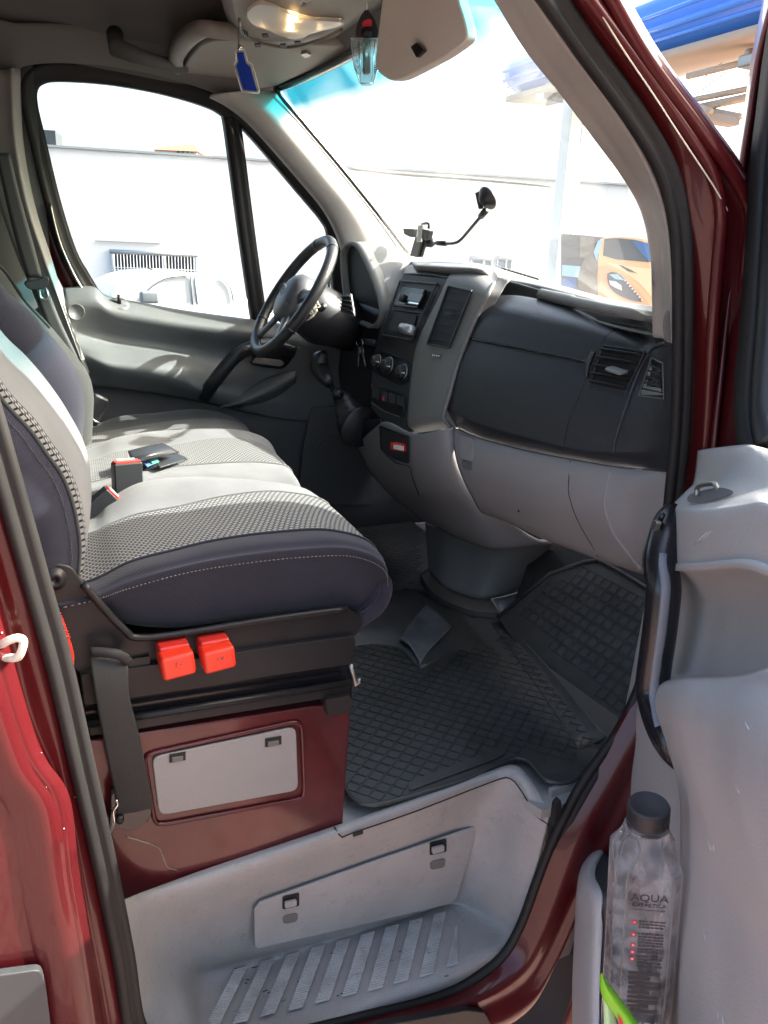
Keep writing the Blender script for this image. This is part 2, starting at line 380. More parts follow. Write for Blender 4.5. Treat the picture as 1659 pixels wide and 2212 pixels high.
def fabric(name, base, kind):
    m = bpy.data.materials.new(name); m.use_nodes = True; n = m.node_tree; b = n.nodes['Principled BSDF']
    b.inputs['Roughness'].default_value = .92; b.inputs['Sheen Weight'].default_value = .12; b.inputs['Sheen Roughness'].default_value = .5; b.inputs['Specular IOR Level'].default_value = .15
    tc = n.nodes.new('ShaderNodeTexCoord'); sx = n.nodes.new('ShaderNodeSeparateXYZ'); n.links.new(tc.outputs['UV'], sx.inputs[0])
    def math_(op, a, b_=None, c=None):
        q = n.nodes.new('ShaderNodeMath'); q.operation = op
        for i, z in enumerate((a, b_, c)):
            if z is None: continue
            if isinstance(z, (int, float)): q.inputs[i].default_value = z
            else: n.links.new(z, q.inputs[i])
        return q.outputs[0]
    bp = n.nodes.new('ShaderNodeBump'); bp.inputs['Strength'].default_value = .5 if kind == 'check' else .22; bp.inputs['Distance'].default_value = .0010
    nz = n.nodes.new('ShaderNodeTexNoise'); nz.inputs['Scale'].default_value = 14; nz.inputs['Detail'].default_value = 5; n.links.new(tc.outputs['UV'], nz.inputs['Vector'])
    if kind == 'check':
        px, py = .0092, .0082
        row = math_('FLOOR', math_('DIVIDE', sx.outputs[1], py))
        offx = math_('MULTIPLY', math_('MODULO', row, 2.0), .5)
        u = math_('FRACT', math_('ADD', math_('DIVIDE', sx.outputs[0], px), offx)); v = math_('FRACT', math_('DIVIDE', sx.outputs[1], py))
        du = math_('ABSOLUTE', math_('SUBTRACT', u, .5)); dv = math_('ABSOLUTE', math_('SUBTRACT', v, .5))
        k = math_('MAXIMUM', math_('MULTIPLY', du, .95), dv)
        f = math_('SMOOTH_MIN', 1.0, math_('MAXIMUM', 0.0, math_('MULTIPLY', math_('SUBTRACT', .37, k), 9.0)), .1)
        mx = n.nodes.new('ShaderNodeMix'); mx.data_type = 'RGBA'; mx.inputs['A'].default_value = (.010, .010, .011, 1); mx.inputs['B'].default_value = (.21, .21, .207, 1)
        n.links.new(f, mx.inputs['Factor']); n.links.new(mx.outputs['Result'], b.inputs['Base Color']); n.links.new(f, bp.inputs['Height'])
    else:
        f = math_('SINE', math_('MULTIPLY', math_('ADD', sx.outputs[0], math_('MULTIPLY', sx.outputs[1], .5)), 2*math.pi/.0032))
        f2 = math_('MULTIPLY_ADD', f, .07, 1.0); f3 = math_('MULTIPLY', f2, math_('MULTIPLY_ADD', nz.outputs['Fac'], .5, .75))
        mx = n.nodes.new('ShaderNodeVectorMath'); mx.operation = 'SCALE'; mx.inputs[0].default_value = base; n.links.new(f3, mx.inputs['Scale'])
        n.links.new(mx.outputs[0], b.inputs['Base Color']); n.links.new(f, bp.inputs['Height'])
    n.links.new(bp.outputs[0], b.inputs['Normal']); M[name] = m
fabric('fab_navy', (.019, .019, .029), 'rib'); fabric('fab_light', (.13, .131, .135), 'rib'); fabric('fab_check', None, 'check')
fabric('fab_char', (.036, .038, .037), 'rib')
FAB = [M['fab_navy'], M['fab_light'], M['fab_check'], M['fab_char']]
# ================================================================== SETTING
me = newmesh([(-120, -120, -.2), (160, -120, -.2), (160, 160, -.2), (-120, 160, -.2)], [(0, 1, 2, 3)])
def paving():
    m = mat('paving', (.3, .2, .18), .8); n = m.node_tree; b = n.nodes['Principled BSDF']; tc = n.nodes.new('ShaderNodeTexCoord')
    v = n.nodes.new('ShaderNodeTexVoronoi'); v.inputs['Scale'].default_value = 9; v.feature = 'DISTANCE_TO_EDGE'; v.inputs['Randomness'].default_value = .8
    nz = n.nodes.new('ShaderNodeTexNoise'); nz.inputs['Scale'].default_value = 14; nz.inputs['Detail'].default_value = 6
    n.links.new(tc.outputs['Object'], v.inputs['Vector']); n.links.new(tc.outputs['Object'], nz.inputs['Vector'])
    ad = n.nodes.new('ShaderNodeMath'); ad.operation = 'MULTIPLY_ADD'; ad.inputs[1].default_value = -.22; n.links.new(nz.outputs['Fac'], ad.inputs[0]); n.links.new(v.outputs[0], ad.inputs[2])
    cr_ = n.nodes.new('ShaderNodeValToRGB'); e = cr_.color_ramp.elements; e[0].position = -.0; e[0].color = (.16, .085, .068, 1); e[1].position = .03; e[1].color = (.29, .195, .165, 1)
    mp = n.nodes.new('ShaderNodeMath'); mp.operation = 'ADD'; mp.inputs[1].default_value = .085; n.links.new(ad.outputs[0], mp.inputs[0]); n.links.new(mp.outputs[0], cr_.inputs[0])
    n.links.new(cr_.outputs[0], b.inputs['Base Color'])
    bp = n.nodes.new('ShaderNodeBump'); bp.inputs['Strength'].default_value = .7; bp.inputs['Distance'].default_value = .006
    n.links.new(cr_.outputs[0], bp.inputs['Height']); n.links.new(bp.outputs[0], b.inputs['Normal'])
    return m
paving()
tag(link('ground', me, M['asphalt'], smooth=False), kind='structure')
me = newmesh([(-6, -7, -.196), (7, -7, -.196), (7, 4, -.196), (-6, 4, -.196)], [(0, 1, 2, 3)])
tag(link('pavement', me, M['paving'], smooth=False), kind='structure')

# ------------------------------------------------------------------ far building
bn = PLN['B'][1].normalized(); bx = Vector((bn.y, -bn.x, 0))
def BP(x, y, off=0): return P(x, y, 'B', off)
bl = BP(-500, 560); brt = BP(2300, 640)
b = thing('building', 'long white industrial building with a barred window behind the white car', 'building', (bl+brt)/2*1.0)
topz = BP(640, 354).z
def wallbox(name, a, c, z0, z1, th, m, par, bevel=0):
    return prism(name, [(a.x, a.y, z0), (c.x, c.y, z0), (c.x, c.y, z1), (a.x, a.y, z1)], bn*th, m, par, bevel=bevel)
wallbox('wall', bl, brt, -.2, topz, 6, M['white_wall'], b)
o_ = -bn*.06
wallbox('roof_coping', bl+o_, brt+o_, topz+.003, topz+.035, .35, M['silver_plastic'], b)
def bwin(x0, y0, x1, y1, bars, gm):
    p0 = BP(x0, y0, -.03); p1 = BP(x1, y0, -.03); z1 = (p0.z+p1.z)/2; z0 = BP((x0+x1)/2, y1, -.03).z
    bm = bmesh.new(); t = .07
    for a, c, za, zb in ((p0, p1, z1, z1+t), (p0, p1, z0-t, z0), (p0, p0.lerp(p1, .05), z0, z1), (p0.lerp(p1, .95), p1, z0, z1), (p0.lerp(p1, .58), p0.lerp(p1, .63), z0, z1)):
        m0 = (a+c)/2; w_ = (c-a).length; Mx = Matrix((bx, bn, Vector((0, 0, 1)))).transposed()
        add_box(bm, (m0.x, m0.y, (za+zb)/2), (w_, .10, zb-za), Mx)
    fr = fin(bm, 'window', M['silver_plastic'], b)
    q = lambda p, o=0: p+bn*o
    prism('pane', [(p0.x, p0.y, z0), (p1.x, p1.y, z0), (p1.x, p1.y, z1), (p0.x, p0.y, z1)], bn*.02, gm, fr)
    if bars:
        bm = bmesh.new()
        for k in range(26):
            p = p0.lerp(p1, .05+.9*k/25)-bn*.09
            add_tube(bm, [(p.x, p.y, z0-.05), (p.x, p.y, z1)], .007, 6)
        for z in (z0+.1*(z1-z0), z0+.62*(z1-z0), z0+.68*(z1-z0)):
            a = p0-bn*.09; c = p1-bn*.09; add_tube(bm, [(a.x, a.y, z), (c.x, c.y, z)], .008, 6)
        fin(bm, 'bars', M['white_plastic'], fr)
bwin(238, 552, 428, 640, True, M['grey_glass'])
bwin(1015, 563, 1062, 610, False, M['blue_glass']); bwin(1072, 562, 1105, 612, False, M['blue_glass'])
bwin(693, 598, 714, 650, False, M['grey_glass'])
p = BP(92, 280, .5); q = BP(119, 282, .5)
wallbox('chimney', p, q, topz-.2, p.z, .6, M['grey_glass'], b)
p = BP(205, 519, -.05); q = BP(345, 522, -.05); wallbox('ledge', p, q, p.z-.02, p.z, .03, M['silver_plastic'], b)
cb = bpy.data.curves
tag(tube('overhead_cable', [BP(735, 368, -.3)+Vector((0, 0, .05)), BP(860, 375, -.3), BP(1000, 385, -.3), BP(1130, 396, -.3), BP(1190, 402, -.3)], .03, M['dull_metal'], smoothn=3),
    'thin grey cable running along the white building seen through the windscreen', 'cable')
# house beyond
hp = P(335, 333, 'd', 42); hq = P(425, 333, 'd', 42)
hb = thing('house', 'small house with an orange tiled roof beyond the white building', 'house', ((hp+hq)/2))
dn = Vector((FW.x, FW.y, 0)).normalized()
prism('wall', [(hp.x, hp.y, 2), (hq.x, hq.y, 2), (hq.x, hq.y, P(425, 324, 'd', 42).z), (hp.x, hp.y, P(335, 322, 'd', 42).z)], dn*5, M['white_wall'], hb)
prism('roof', [P(330, 323, 'd', 41.6), P(428, 327, 'd', 41.6), P(420, 311, 'd', 42.5), P(345, 317, 'd', 42.5)], dn*5, M['roof_tile'], hb)
bm = bmesh.new()
for k in range(4):
    c = P(385+k*10, 327, 'd', 41.9); add_box(bm, c, (.14, .14, .12))
fin(bm, 'window', M['grey_glass'], hb)

# ------------------------------------------------------------------ white parked car beyond the driver's window
CY = 8.2
def cp(x, y, o=0): return P(x, y, 'Y', CY+o)
zc = lambda x, z: Vector((x, CY, z))
c0 = cp(240, 640).x-1.2; c1 = cp(640, 700).x+.6
pr = [cp(205, 690), cp(240, 632), cp(270, 608), cp(300, 597), cp(345, 590), cp(420, 591), cp(480, 598), cp(500, 612), cp(530, 640), cp(560, 665), cp(600, 680)]
pr[0] = Vector((cp(205, 690).x, CY, .62))
car = thing('parked_car', 'white hatchback parked in front of the white building beyond the driver window', 'car', (cp(380, 600).x, CY+.85, -.2))
rf = cr(pr, 4)
x0 = pr[0].x; x1 = pr[-1].x
body = [Vector((x0-1.15, CY, .05)), Vector((x0-1.2, CY, .35)), Vector((x0-1.0, CY, .5))]+rf[1:]+[Vector((x1+.25, CY, rf[-1].z-.15)), Vector((x1+.25, CY, .0)), Vector((x1-.1, CY, -.02)), Vector((x0-.9, CY, -.02))]
prism('body', body, (0, 1.7, 0), M['white_car'], car, bevel=.05)
def win(pts, nm='window'):
    prism(nm, rpoly([cp(x, y, -.004) for x, y in pts], .05), (0, .006, 0), M['car_glass'], car)
mat('car_glass', (.46, .49, .49), .1)
win([(300, 650), (330, 618), (365, 602), (408, 597), (413, 655)])
win([(425, 656), (418, 598), (470, 600), (490, 618), (500, 660)])
bm = bmesh.new()
for a in ([(412, 596), (416, 658)], [(420, 596), (426, 658)], [(478, 600), (498, 622), (504, 650)], [(300, 650), (330, 617), (365, 600), (412, 596)]):
    add_tube(bm, cr([cp(x, y, -.012) for x, y in a], 3) if len(a) > 2 else [cp(x, y, -.012) for x, y in a], .008, 6)
fin(bm, 'door_gap', M['print_dark'], car)
bm = bmesh.new(); add_box(bm, cp(322, 642, -.12), (.2, .12, .13)); fin(bm, 'mirror', M['print_dark'], car, bevel=.03)
bm = bmesh.new(); add_tube(bm, [cp(350, 590)+Vector((0, .5, .02)), cp(338, 584)+Vector((0, .5, .02))], .01, 6); fin(bm, 'aerial', M['black_plastic'], car)
for xw in (x0-.55, x1-.45):
    wv = lathe('wheel', [(.30, 0), (.30, .18)], (xw, CY-.02, .1), (0, 1, 0), M['rubber'], car)
    lathe('rim', [(.19, 0), (.17, .02), (.05, .03)], (xw, CY-.045, .1), (0, 1, 0), M['silver_plastic'], wv)

# ------------------------------------------------------------------ canopy, post, banner (seen through the windscreen)
ca = P(1143, 163, 'd', 8.6); cbp = P(1450, 62, 'd', 6.0); ddir = (cbp-ca); cend = ca+ddir*1.9
can = thing('canopy', 'long rounded blue canopy fascia with a beige underside edge', 'canopy', (ca+cend)/2)
ax = ddir.normalized(); hz = Vector((0, 0, 1)); sd_ = ax.cross(hz).normalized()
hh = 40/1714*8.6*1.08
prof = []
for k in range(13):
    a = math.pi*(-.5+k/12); prof.append((math.cos(a)*.30, math.sin(a)*hh))
pf = prof+[(-.5, hh), (-.5, -hh)]
path = [ca-ax*.12+Vector((0, 0, 0)), ca-ax*.05, ca, ca+ax*.2, cend]
vs = []; k = len(pf)
for i, p in enumerate(path):
    s = (.55, .8, .94, 1, 1)[i]
    for q in pf: vs.append(p+sd_*q[0]*s+Vector((0, 0, 1))*q[1]*s)
fs = [(i*k+j, i*k+(j+1) % k, (i+1)*k+(j+1) % k, (i+1)*k+j) for i in range(len(path)-1) for j in range(k)]+[tuple(range(k)), tuple(reversed([(len(path)-1)*k+j for j in range(k)]))]
bm = bmesh.new(); me = newmesh(vs, fs); bm.from_mesh(me); fin(bm, 'fascia', M['blue_canopy'], can)
bm = bmesh.new()
for z, r in ((-.35, .016), (.05, .012), (-.62, .012)):
    a = math.asin(z); o = sd_*(math.cos(a)*.30)+Vector((0, 0, z*hh)); add_tube(bm, [ca+o, cend+o], r*1.4, 6)
fin(bm, 'rib', M['blue_canopy'], can)
bm = bmesh.new(); add_box(bm, (ca+cend)/2+Vector((0, 0, -hh-.035)), ((cend-ca).length, .50, .06), Matrix((ax, sd_, ax.cross(sd_))).transposed()); fin(bm, 'soffit', M['tan_trim'], can)
bm = bmesh.new()
for (x0_, y0_, x1_, y1_, r) in ((1485, 165, 1640, 127, .022), (1500, 215, 1640, 187, .02), (1512, 232, 1640, 205, .026), (1505, 228, 1535, 240, .02), (1530, 238, 1600, 252, .02), (1518, 170, 1560, 135, .004), (1500, 206, 1570, 155, .004)):
    add_tube(bm, [P(x0_, y0_, 'd', 5.4), P(x1_, y1_, 'd', 5.0)], r, 8)
fin(bm, 'support_bar', M['tan_trim'], can)
bm = bmesh.new(); add_tube(bm, [P(1620, 108, 'd', 5.0), P(1622, 132, 'd', 5.0)], .035, 8); add_box(bm, P(1628, 134, 'd', 5.0), (.16, .12, .07)); fin(bm, 'hinge_bracket', M['dull_metal'], can, bevel=.01)
lp = prism('floodlight', [P(1532, 240, 'd', 5.1), P(1602, 252, 'd', 5.0), P(1598, 272, 'd', 5.0), P(1532, 262, 'd', 5.1)], (.12, .18, .02), M['tan_trim'], can, bevel=.01)
post = thing('canopy_post', 'tall pale square post standing under the blue canopy', 'post', P(1205, 900, 'd', 8))
pz = P(1207, 180, 'd', 7.9); pb = P(1197, 640, 'd', 7.9)
wv = 19/1714*7.9
for nm, dx, wd, m_ in (('shaft', 0, 1.0, 'post_white'), ('side_rail', .92, .38, 'silver_plastic')):
    c = Vector((pb.x, pb.y, 0))+Vector((RT.x, RT.y, 0)).normalized()*wv*2*dx*.62
    box(nm, (c.x, c.y, (pz.z-.2)/2), (wv*2*wd*.8, .14*wd, pz.z+.2), M[m_], post, bevel=.01)
box('cap_bracket', P(1188, 212, 'd', 7.8), (.26, .14, .07), M['silver_plastic'], post, bevel=.012)
box('cap_bracket', P(1215, 200, 'd', 7.8), (.3, .2, .16), M['silver_plastic'], post, bevel=.012)
# printed banner with a car picture
bw0 = P(1212, 600, 'd', 6.4); bt = Vector((RT.x, RT.y, 0)).normalized(); bnn = bt.cross(Vector((0, 0, 1)))
if bnn.dot(FW) < 0: bnn = -bnn
PLN['N'] = (bw0, bnn)
def NP(x, y, o=0): return P(x, y, 'N', -o)
ban = thing('banner', 'printed banner picturing an orange sports car beyond the windscreen', 'banner', Vector((bw0.x, bw0.y, -.2)))
def npoly(nm, pts, m_, o, sm=0, par=None):
    pts = [NP(x, y, o) for x, y in pts]
    if sm: pts = cr(pts, sm, True)
    return prism(nm, pts, bnn*.004, M[m_], par or ban)
prism('board', [NP(1214, 504), NP(1480, 530), NP(1480, 800), NP(1214, 800)], bnn*.05, M['print_dark'], ban)
npoly('print_panel', [(1254, 510), (1285, 513), (1282, 560), (1252, 556)], 'dull_metal', .004)
npoly('print_panel', [(1214, 572), (1262, 576), (1258, 600), (1214, 596)], 'print_sky', .004)
npoly('print_panel', [(1214, 602), (1245, 600), (1240, 640), (1214, 640)], 'print_blue', .004)
npoly('print_panel', [(1262, 560), (1300, 556), (1310, 600), (1300, 640), (1250, 620)], 'dull_metal', .005, 3)
npoly('car_picture', [(1297, 516), (1315, 512), (1350, 512), (1420, 520), (1490, 560), (1490, 720), (1300, 720), (1294, 660), (1290, 600), (1292, 560)], 'orange_print', .010)
npoly('car_picture', [(1310, 568), (1340, 572), (1380, 578), (1420, 582), (1490, 590), (1490, 700), (1440, 690), (1416, 650), (1380, 610), (1345, 585)], 'yellow_print', .014)
npoly('car_picture', [(1292, 575), (1308, 575), (1350, 594), (1390, 640), (1405, 662), (1345, 655), (1305, 640), (1293, 620)], 'orange_deep', .018)
npoly('car_picture', [(1306, 516), (1330, 514), (1370, 518), (1420, 530), (1480, 545), (1480, 570), (1400, 566), (1330, 560), (1303, 552)], 'print_dark', .014)
npoly('car_picture', [(1365, 520), (1420, 528), (1480, 545), (1480, 570), (1402, 566), (1380, 540)], 'print_blue', .018)
npoly('car_picture', [(1282, 545), (1292, 520), (1302, 516), (1292, 550), (1290, 566)], 'print_sky', .014)
npoly('headlight_picture', [(1313, 590), (1332, 589), (1352, 606), (1376, 634), (1386, 652), (1356, 646), (1326, 630), (1314, 612)], 'print_dark', .022, 2)
npoly('headlight_picture', [(1316, 593), (1334, 592), (1350, 606), (1330, 603)], 'print_sky', .026)
npoly('headlight_picture', [(1316, 606), (1330, 608), (1342, 616), (1344, 628), (1330, 622), (1318, 615)], 'white_ink', .026)
bm = bmesh.new()
for k in range(8):
    t = k/7; c = NP(1350+36*t, 606+42*t, .028); add_box(bm, c, (.011, .008, .012))
fin(bm, 'headlight_picture', M['white_ink'], ban)
npoly('car_picture', [(1336, 572), (1345, 574), (1372, 588), (1378, 591), (1355, 585)], 'print_dark', .022)
# ================================================================== VAN SHELL
van = thing('van', 'dark red delivery van seen through its open passenger doorway', 'van', (.2, .9, -.2))
# near door pillar behind the opening
def px(l): return l
r0 = [(-45, 930, 'Y', .0), (15, 1120, 'Y', .0), (72, 1320, 'Y', .0), (132, 1560, 'Y', 0), (185, 1790, 'Y', 0), (228, 1980, 'Y', 0), (265, 2150, 'Y', 0), (300, 2330, 'Y', 0)]
r1 = [(-75, 930, 'Y', -.004), (-15, 1120, 'Y', -.004), (40, 1320, 'Y', -.004), (106, 1545, 'Y', -.006), (157, 1760, 'Y', -.008), (198, 1960, 'Y', -.008), (235, 2150, 'Y', -.01), (268, 2330, 'Y', -.01)]
r2 = [(-120, 930, 'Y', -.002), (-60, 1120, 'Y', -.002), (8, 1330, 'Y', -.002), (60, 1545, 'Y', -.004), (146, 1740, 'Y', -.008), (185, 1960, 'Y', -.010), (222, 2150, 'Y', -.012), (252, 2330, 'Y', -.012)]
r3 = [(-180, 930, 'Y', -.03), (-100, 1120, 'Y', -.03), (-30, 1340, 'Y', -.03), (32, 1545, 'Y', -.034), (126, 1725, 'Y', -.034), (168, 1950, 'Y', -.030), (204, 2150, 'Y', -.028), (236, 2330, 'Y', -.026)]
r4 = [(-260, 1000, 'Y', -.045), (-160, 1200, 'Y', -.045), (-90, 1400, 'Y', -.045), (-20, 1620, 'Y', -.045), (46, 1730, 'Y', -.046), (90, 1930, 'Y', -.046), (128, 2110, 'Y', -.045), (160, 2330, 'Y', -.045)]
r5 = [(-280, 1000, 'Y', -.032), (-180, 1200, 'Y', -.032), (-110, 1400, 'Y', -.032), (-32, 1630, 'Y', -.032), (34, 1738, 'Y', -.032), (72, 1935, 'Y', -.032), (108, 2110, 'Y', -.032), (142, 2330, 'Y', -.032)]
r6 = [(-300, 1000, 'Y', -.032), (-200, 1200, 'Y', -.032), (-130, 1400, 'Y', -.032), (-48, 1640, 'Y', -.032), (18, 1748, 'Y', -.032), (48, 1935, 'Y', -.032), (84, 2110, 'Y', -.032), (122, 2330, 'Y', -.032)]
r7 = [(-330, 1000, 'Y', -.05), (-230, 1200, 'Y', -.05), (-160, 1400, 'Y', -.05), (-72, 1650, 'Y', -.05), (2, 1760, 'Y', -.05), (30, 1935, 'Y', -.05), (66, 2110, 'Y', -.05), (104, 2330, 'Y', -.05)]
r8 = [V(q)+Vector((-1.0, -.01, 0)) for q in r7]
bp_ = loft('door_pillar', [r0, r1, r2, r3, r4, r5, r6, r7, r8], M['paint'], van, 8, 6, solid=.02)
PFN = on(bp_); bm = bmesh.new()
for x, y, r in ((18, 1584, .0016), (38, 1623, .0011), (76, 1676, .0012), (138, 1790, .0008), (7, 1557, .0013), (165, 1718, .0009), (162, 1722, .0007), (4, 1367, .0012), (60, 1900, .0008), (112, 1842, .0007), (30, 1700, .0007), (90, 1626, .0006), (150, 1940, .0007), (100, 1700, .0005), (120, 1760, .0005)):
    bmesh.ops.create_icosphere(bm, subdivisions=1, radius=r, matrix=Matrix.Translation(PFN(x, y, .0)))
tag(fin(bm, 'paint_chips', M['white_plastic'], bp_), kind='stuff')
prism('rub_strip', rpoly([(-80, 2110, 'Y', -.056), (-10, 2092, 'Y', -.056), (88, 2079, 'Y', -.056), (98, 2120, 'Y', -.056), (112, 2230, 'Y', -.056), (120, 2330, 'Y', -.056), (-80, 2330, 'Y', -.056)], .01), (0, -.012, 0), M['rub_grey'], van, bevel=.004)
# striker
tube('door_striker', [(-14, 1396, 'Y', -.035), (0, 1394, 'Y', -.04), (18, 1384, 'Y', -.055), (38, 1378, 'Y', -.06), (50, 1384, 'Y', -.06), (48, 1402, 'Y', -.06), (38, 1420, 'Y', -.055), (18, 1421, 'Y', -.045), (0, 1419, 'Y', -.04), (-14, 1419, 'Y', -.035)], .0048, M['wire_beige'], van, 8, smoothn=3)
tube('striker_rod', [(-6, 1420, 'Y', -.042), (3, 1450, 'Y', -.042), (-2, 1480, 'Y', -.042), (-14, 1500, 'Y', -.04)], .003, M['wire_beige'], van, 6, smoothn=3)
# door opening seal
SP = [(-95, 560), (-80, 700), (-20, 900), (32, 1080), (80, 1250), (130, 1430), (180, 1650), (232, 1880), (268, 2060), (300, 2230), (380, 2290), (560, 2256), (700, 2222), (829, 2190), (905, 2170), (980, 2143), (1040, 2108), (1092, 2062), (1130, 1995), (1165, 1900), (1205, 1800), (1262, 1690), (1335, 1585), (1385, 1480), (1415, 1350), (1437, 1200), (1452, 1060), (1464, 930), (1469, 800), (1470, 640), (1466, 520), (1452, 430), (1425, 350), (1362, 245), (1268, 115), (1180, -10), (1100, -110), (1020, -200)]
seal = sweep('door_seal', [P(x, y, 'Y', 0) for x, y in SP], [(.014, .004), (.014, -.005), (.010, -.009), (.004, -.010), (.001, -.007), (-.002, -.010), (-.007, -.015), (-.013, -.015), (-.017, -.009), (-.017, .004)], M['rubber'], van, (0, 1, 0), 6)
# outer windscreen pillar and fender edge
q0 = [(1200, -20), (1300, 125), (1405, 275), (1455, 370), (1478, 460), (1488, 560), (1492, 720), (1488, 900), (1475, 1080), (1440, 1250), (1400, 1450), (1300, 1660)]
q1 = [(1258, -20), (1366, 125), (1476, 275), (1535, 370), (1556, 460), (1550, 560), (1538, 720), (1528, 900), (1512, 1080), (1480, 1250), (1440, 1450), (1340, 1680)]
q2 = [(1312, -20), (1397, 125), (1510, 275), (1580, 372), (1618, 460), (1610, 560), (1598, 720), (1585, 900), (1560, 1080), (1520, 1250), (1480, 1450), (1380, 1700)]
a0 = L(q0, 'Y', .006); a1 = L(q1, 'Y', -.028); a2 = L(q2, 'Y', -.034)
am = [(p*.5+q*.5)+Vector((0, -.002, 0)) for p, q in zip(a0, a1)]
a15 = [(p*.4+q*.6)+Vector((0, .012, 0)) for p, q in zip(a1, a2)]
a3 = [p+Vector((.05, .03, .02)) for p in a2]
loft('windscreen_pillar', [a0, am, a1, a1, a15, a2, a2, a3], M['paint'], van, 6, 4, solid=.01)
tube('pillar_joint', [P(x, y, 'Y', -.036) for x, y in ((1275, -10), (1340, 98), (1412, 205), (1475, 302), (1540, 400), (1572, 455))], .0012, M['wire_beige'], van, 5, smoothn=4)
# fender skin and nose (mostly hidden)
fz = [P(1560, 1080, 'Y', -.034), P(1585, 900, 'Y', -.034), P(1598, 720, 'Y', -.034), P(1610, 560, 'Y', -.034)]
f0 = [Vector((.40, -.04, .05)), Vector((.50, -.04, .5)), Vector((.60, -.04, 1.0)), Vector((.64, -.03, 1.25)), Vector((.66, -.02, 1.40))]
loft('fender', [f0, [p+Vector((.3, .0, -.01)) for p in f0], [p+Vector((.7, .05, -.05)) for p in f0], [p+Vector((1.1, .3, -.25)) for p in f0]], M['paint'], van, 4, 4, solid=.01)
# sill under the seal
sl0 = [(300, 2225), (560, 2252), (829, 2188), (980, 2142), (1080, 2075), (1130, 1990), (1200, 1812), (1290, 1650), (1400, 1450)]
sl1 = [(320, 2300), (570, 2300), (850, 2222), (1010, 2190), (1130, 2130), (1190, 2040), (1270, 1860), (1330, 1740), (1420, 1560)]
S0 = L(sl0, 'Y', -.003); S1 = [P(x, y, 'Y', -.04) for x, y in sl1]
S2 = [p+Vector((0, -.012, -.06)) for p in S1]; S3 = [p+Vector((.0, .10, -.12)) for p in S2]
loft('sill', [S0, [(a*.5+b*.5)+Vector((0, -.014, .012)) for a, b in zip(S0, S1)], S1, S2, S3], M['paint'], van, 6, 5, solid=.01)
prism('sill_guard', [(560, 2262, 'Y', -.045), (829, 2200, 'Y', -.045), (1000, 2170, 'Y', -.045), (1040, 2176, 'Y', -.045), (1060, 2215, 'Y', -.045), (900, 2300, 'Y', -.045), (560, 2350, 'Y', -.045)], (0, -.012, 0), M['rubber'], van, bevel=.003)
# wheel-arch liner seen below the door
prism('arch_liner', [Vector((.42, -.02, -.12)), Vector((.75, -.02, -.12)), Vector((.75, -.02, .35)), Vector((.5, -.02, .35))], (0, .3, 0), M['black_plastic'], van)
fw = lathe('front_wheel', [(.20, 0), (.33, .01), (.35, .05), (.35, .2), (.2, .21)], (1.0, .02, .15), (0, 1, 0), M['rubber'], van)
lathe('wheel_rim', [(.2, 0), (.18, .03), (.05, .05)], (1.0, .0, .15), (0, 1, 0), M['silver_plastic'], fw)
# inner trim of the near windscreen pillar
ti = [(1040, -40), (1067, 0), (1135, 110), (1215, 210), (1290, 310), (1345, 385), (1385, 460), (1404, 553), (1408, 640), (1410, 727)]
to = [(1122, -40), (1149, 0), (1228, 110), (1304, 210), (1368, 305), (1408, 385), (1432, 460), (1444, 553), (1450, 640), (1450, 742)]
A = L(ti, 'Y', .10); B = L(to, 'Y', .012)
Am = [p*.9+q*.1+Vector((0, -.02, 0)) for p, q in zip(A, B)]
As = [p+Vector((.02, .01, .012)) for p in A]
loft('pillar_trim', [As, A, Am, [p*.5+q*.5+Vector((0, -.006, 0)) for p, q in zip(A, B)], B], M['trim_grey'], van, 6, 5, solid=.006)
prism('trim_clip', rpoly([(1436, 672, 'Y', .004), (1443, 668, 'Y', .004), (1446, 740, 'Y', .004), (1434, 735, 'Y', .004), (1431, 700, 'Y', .004)], .006), (0, -.004, 0), M['trim_shade'], van, bevel=.001)
# windscreen: near edge, centre, far edge
wl = [Vector((.56, .08, 1.45)), Vector((.42, .10, 1.725)), Vector((.27, .10, 1.86)), Vector((.12, .12, 1.985))]
wf = [P(872, 566, 'Y', 1.62), P(745, 375, 'Y', 1.62), P(660, 270, 'Y', 1.62), P(604, 190, 'Y', 1.62)]
def wmid(t, b): return [p.lerp(q, t)+Vector((b*4*t*(1-t)*(.8), 0, .02*4*t*(1-t))) for p, q in zip(wl, wf)]
WS = [wl, wmid(.2, .12), wmid(.5, .12), wmid(.8, .12), wf]
# split rows low->high into clear glass and tinted band
clear = [r[:3]+[r[2].lerp(r[3], .25)] for r in WS]; band = [[r[2].lerp(r[3], .25), r[2].lerp(r[3], .6), r[3]] for r in WS]
ws = loft('windscreen', clear, M['screen_glass'], van, 6, 6); loft('tint_band', band, M['tint_glass'], van, 4, 6)
edge = [r[0] for r in WS]
tube('windscreen_gasket', [P(x, y, 'Y', 1.585) for x, y in ((600, 188), (605, 206), (655, 266), (716, 338), (776, 412), (830, 480), (893, 563))], .0065, M['gloss_black'], van, 8, smoothn=4)
tube('windscreen_gasket', [r[3]+Vector((-.01, 0, -.004)) for r in WS], .012, M['gloss_black'], van, 8, smoothn=4)
# far windscreen pillar trim
fl = [(462, 206), (500, 226), (545, 262), (600, 322), (660, 392), (706, 448), (735, 500), (752, 556), (758, 620)]
fr = [(590, 196), (606, 212), (655, 264), (716, 336), (776, 410), (812, 455), (846, 500), (880, 548), (900, 590)]
A = L(fl, 'Y', 1.56); B = L(fr, 'Y', 1.615)
loft('far_pillar_trim', [[p+Vector((0, .05, 0)) for p in A], A, [p.lerp(q, .35)+Vector((0, -.045, 0)) for p, q in zip(A, B)], [p.lerp(q, .7)+Vector((0, -.03, 0)) for p, q in zip(A, B)], B, [p+Vector((.03, .02, .0)) for p in B]], M['trim_grey'], van, 6, 6, solid=.006)
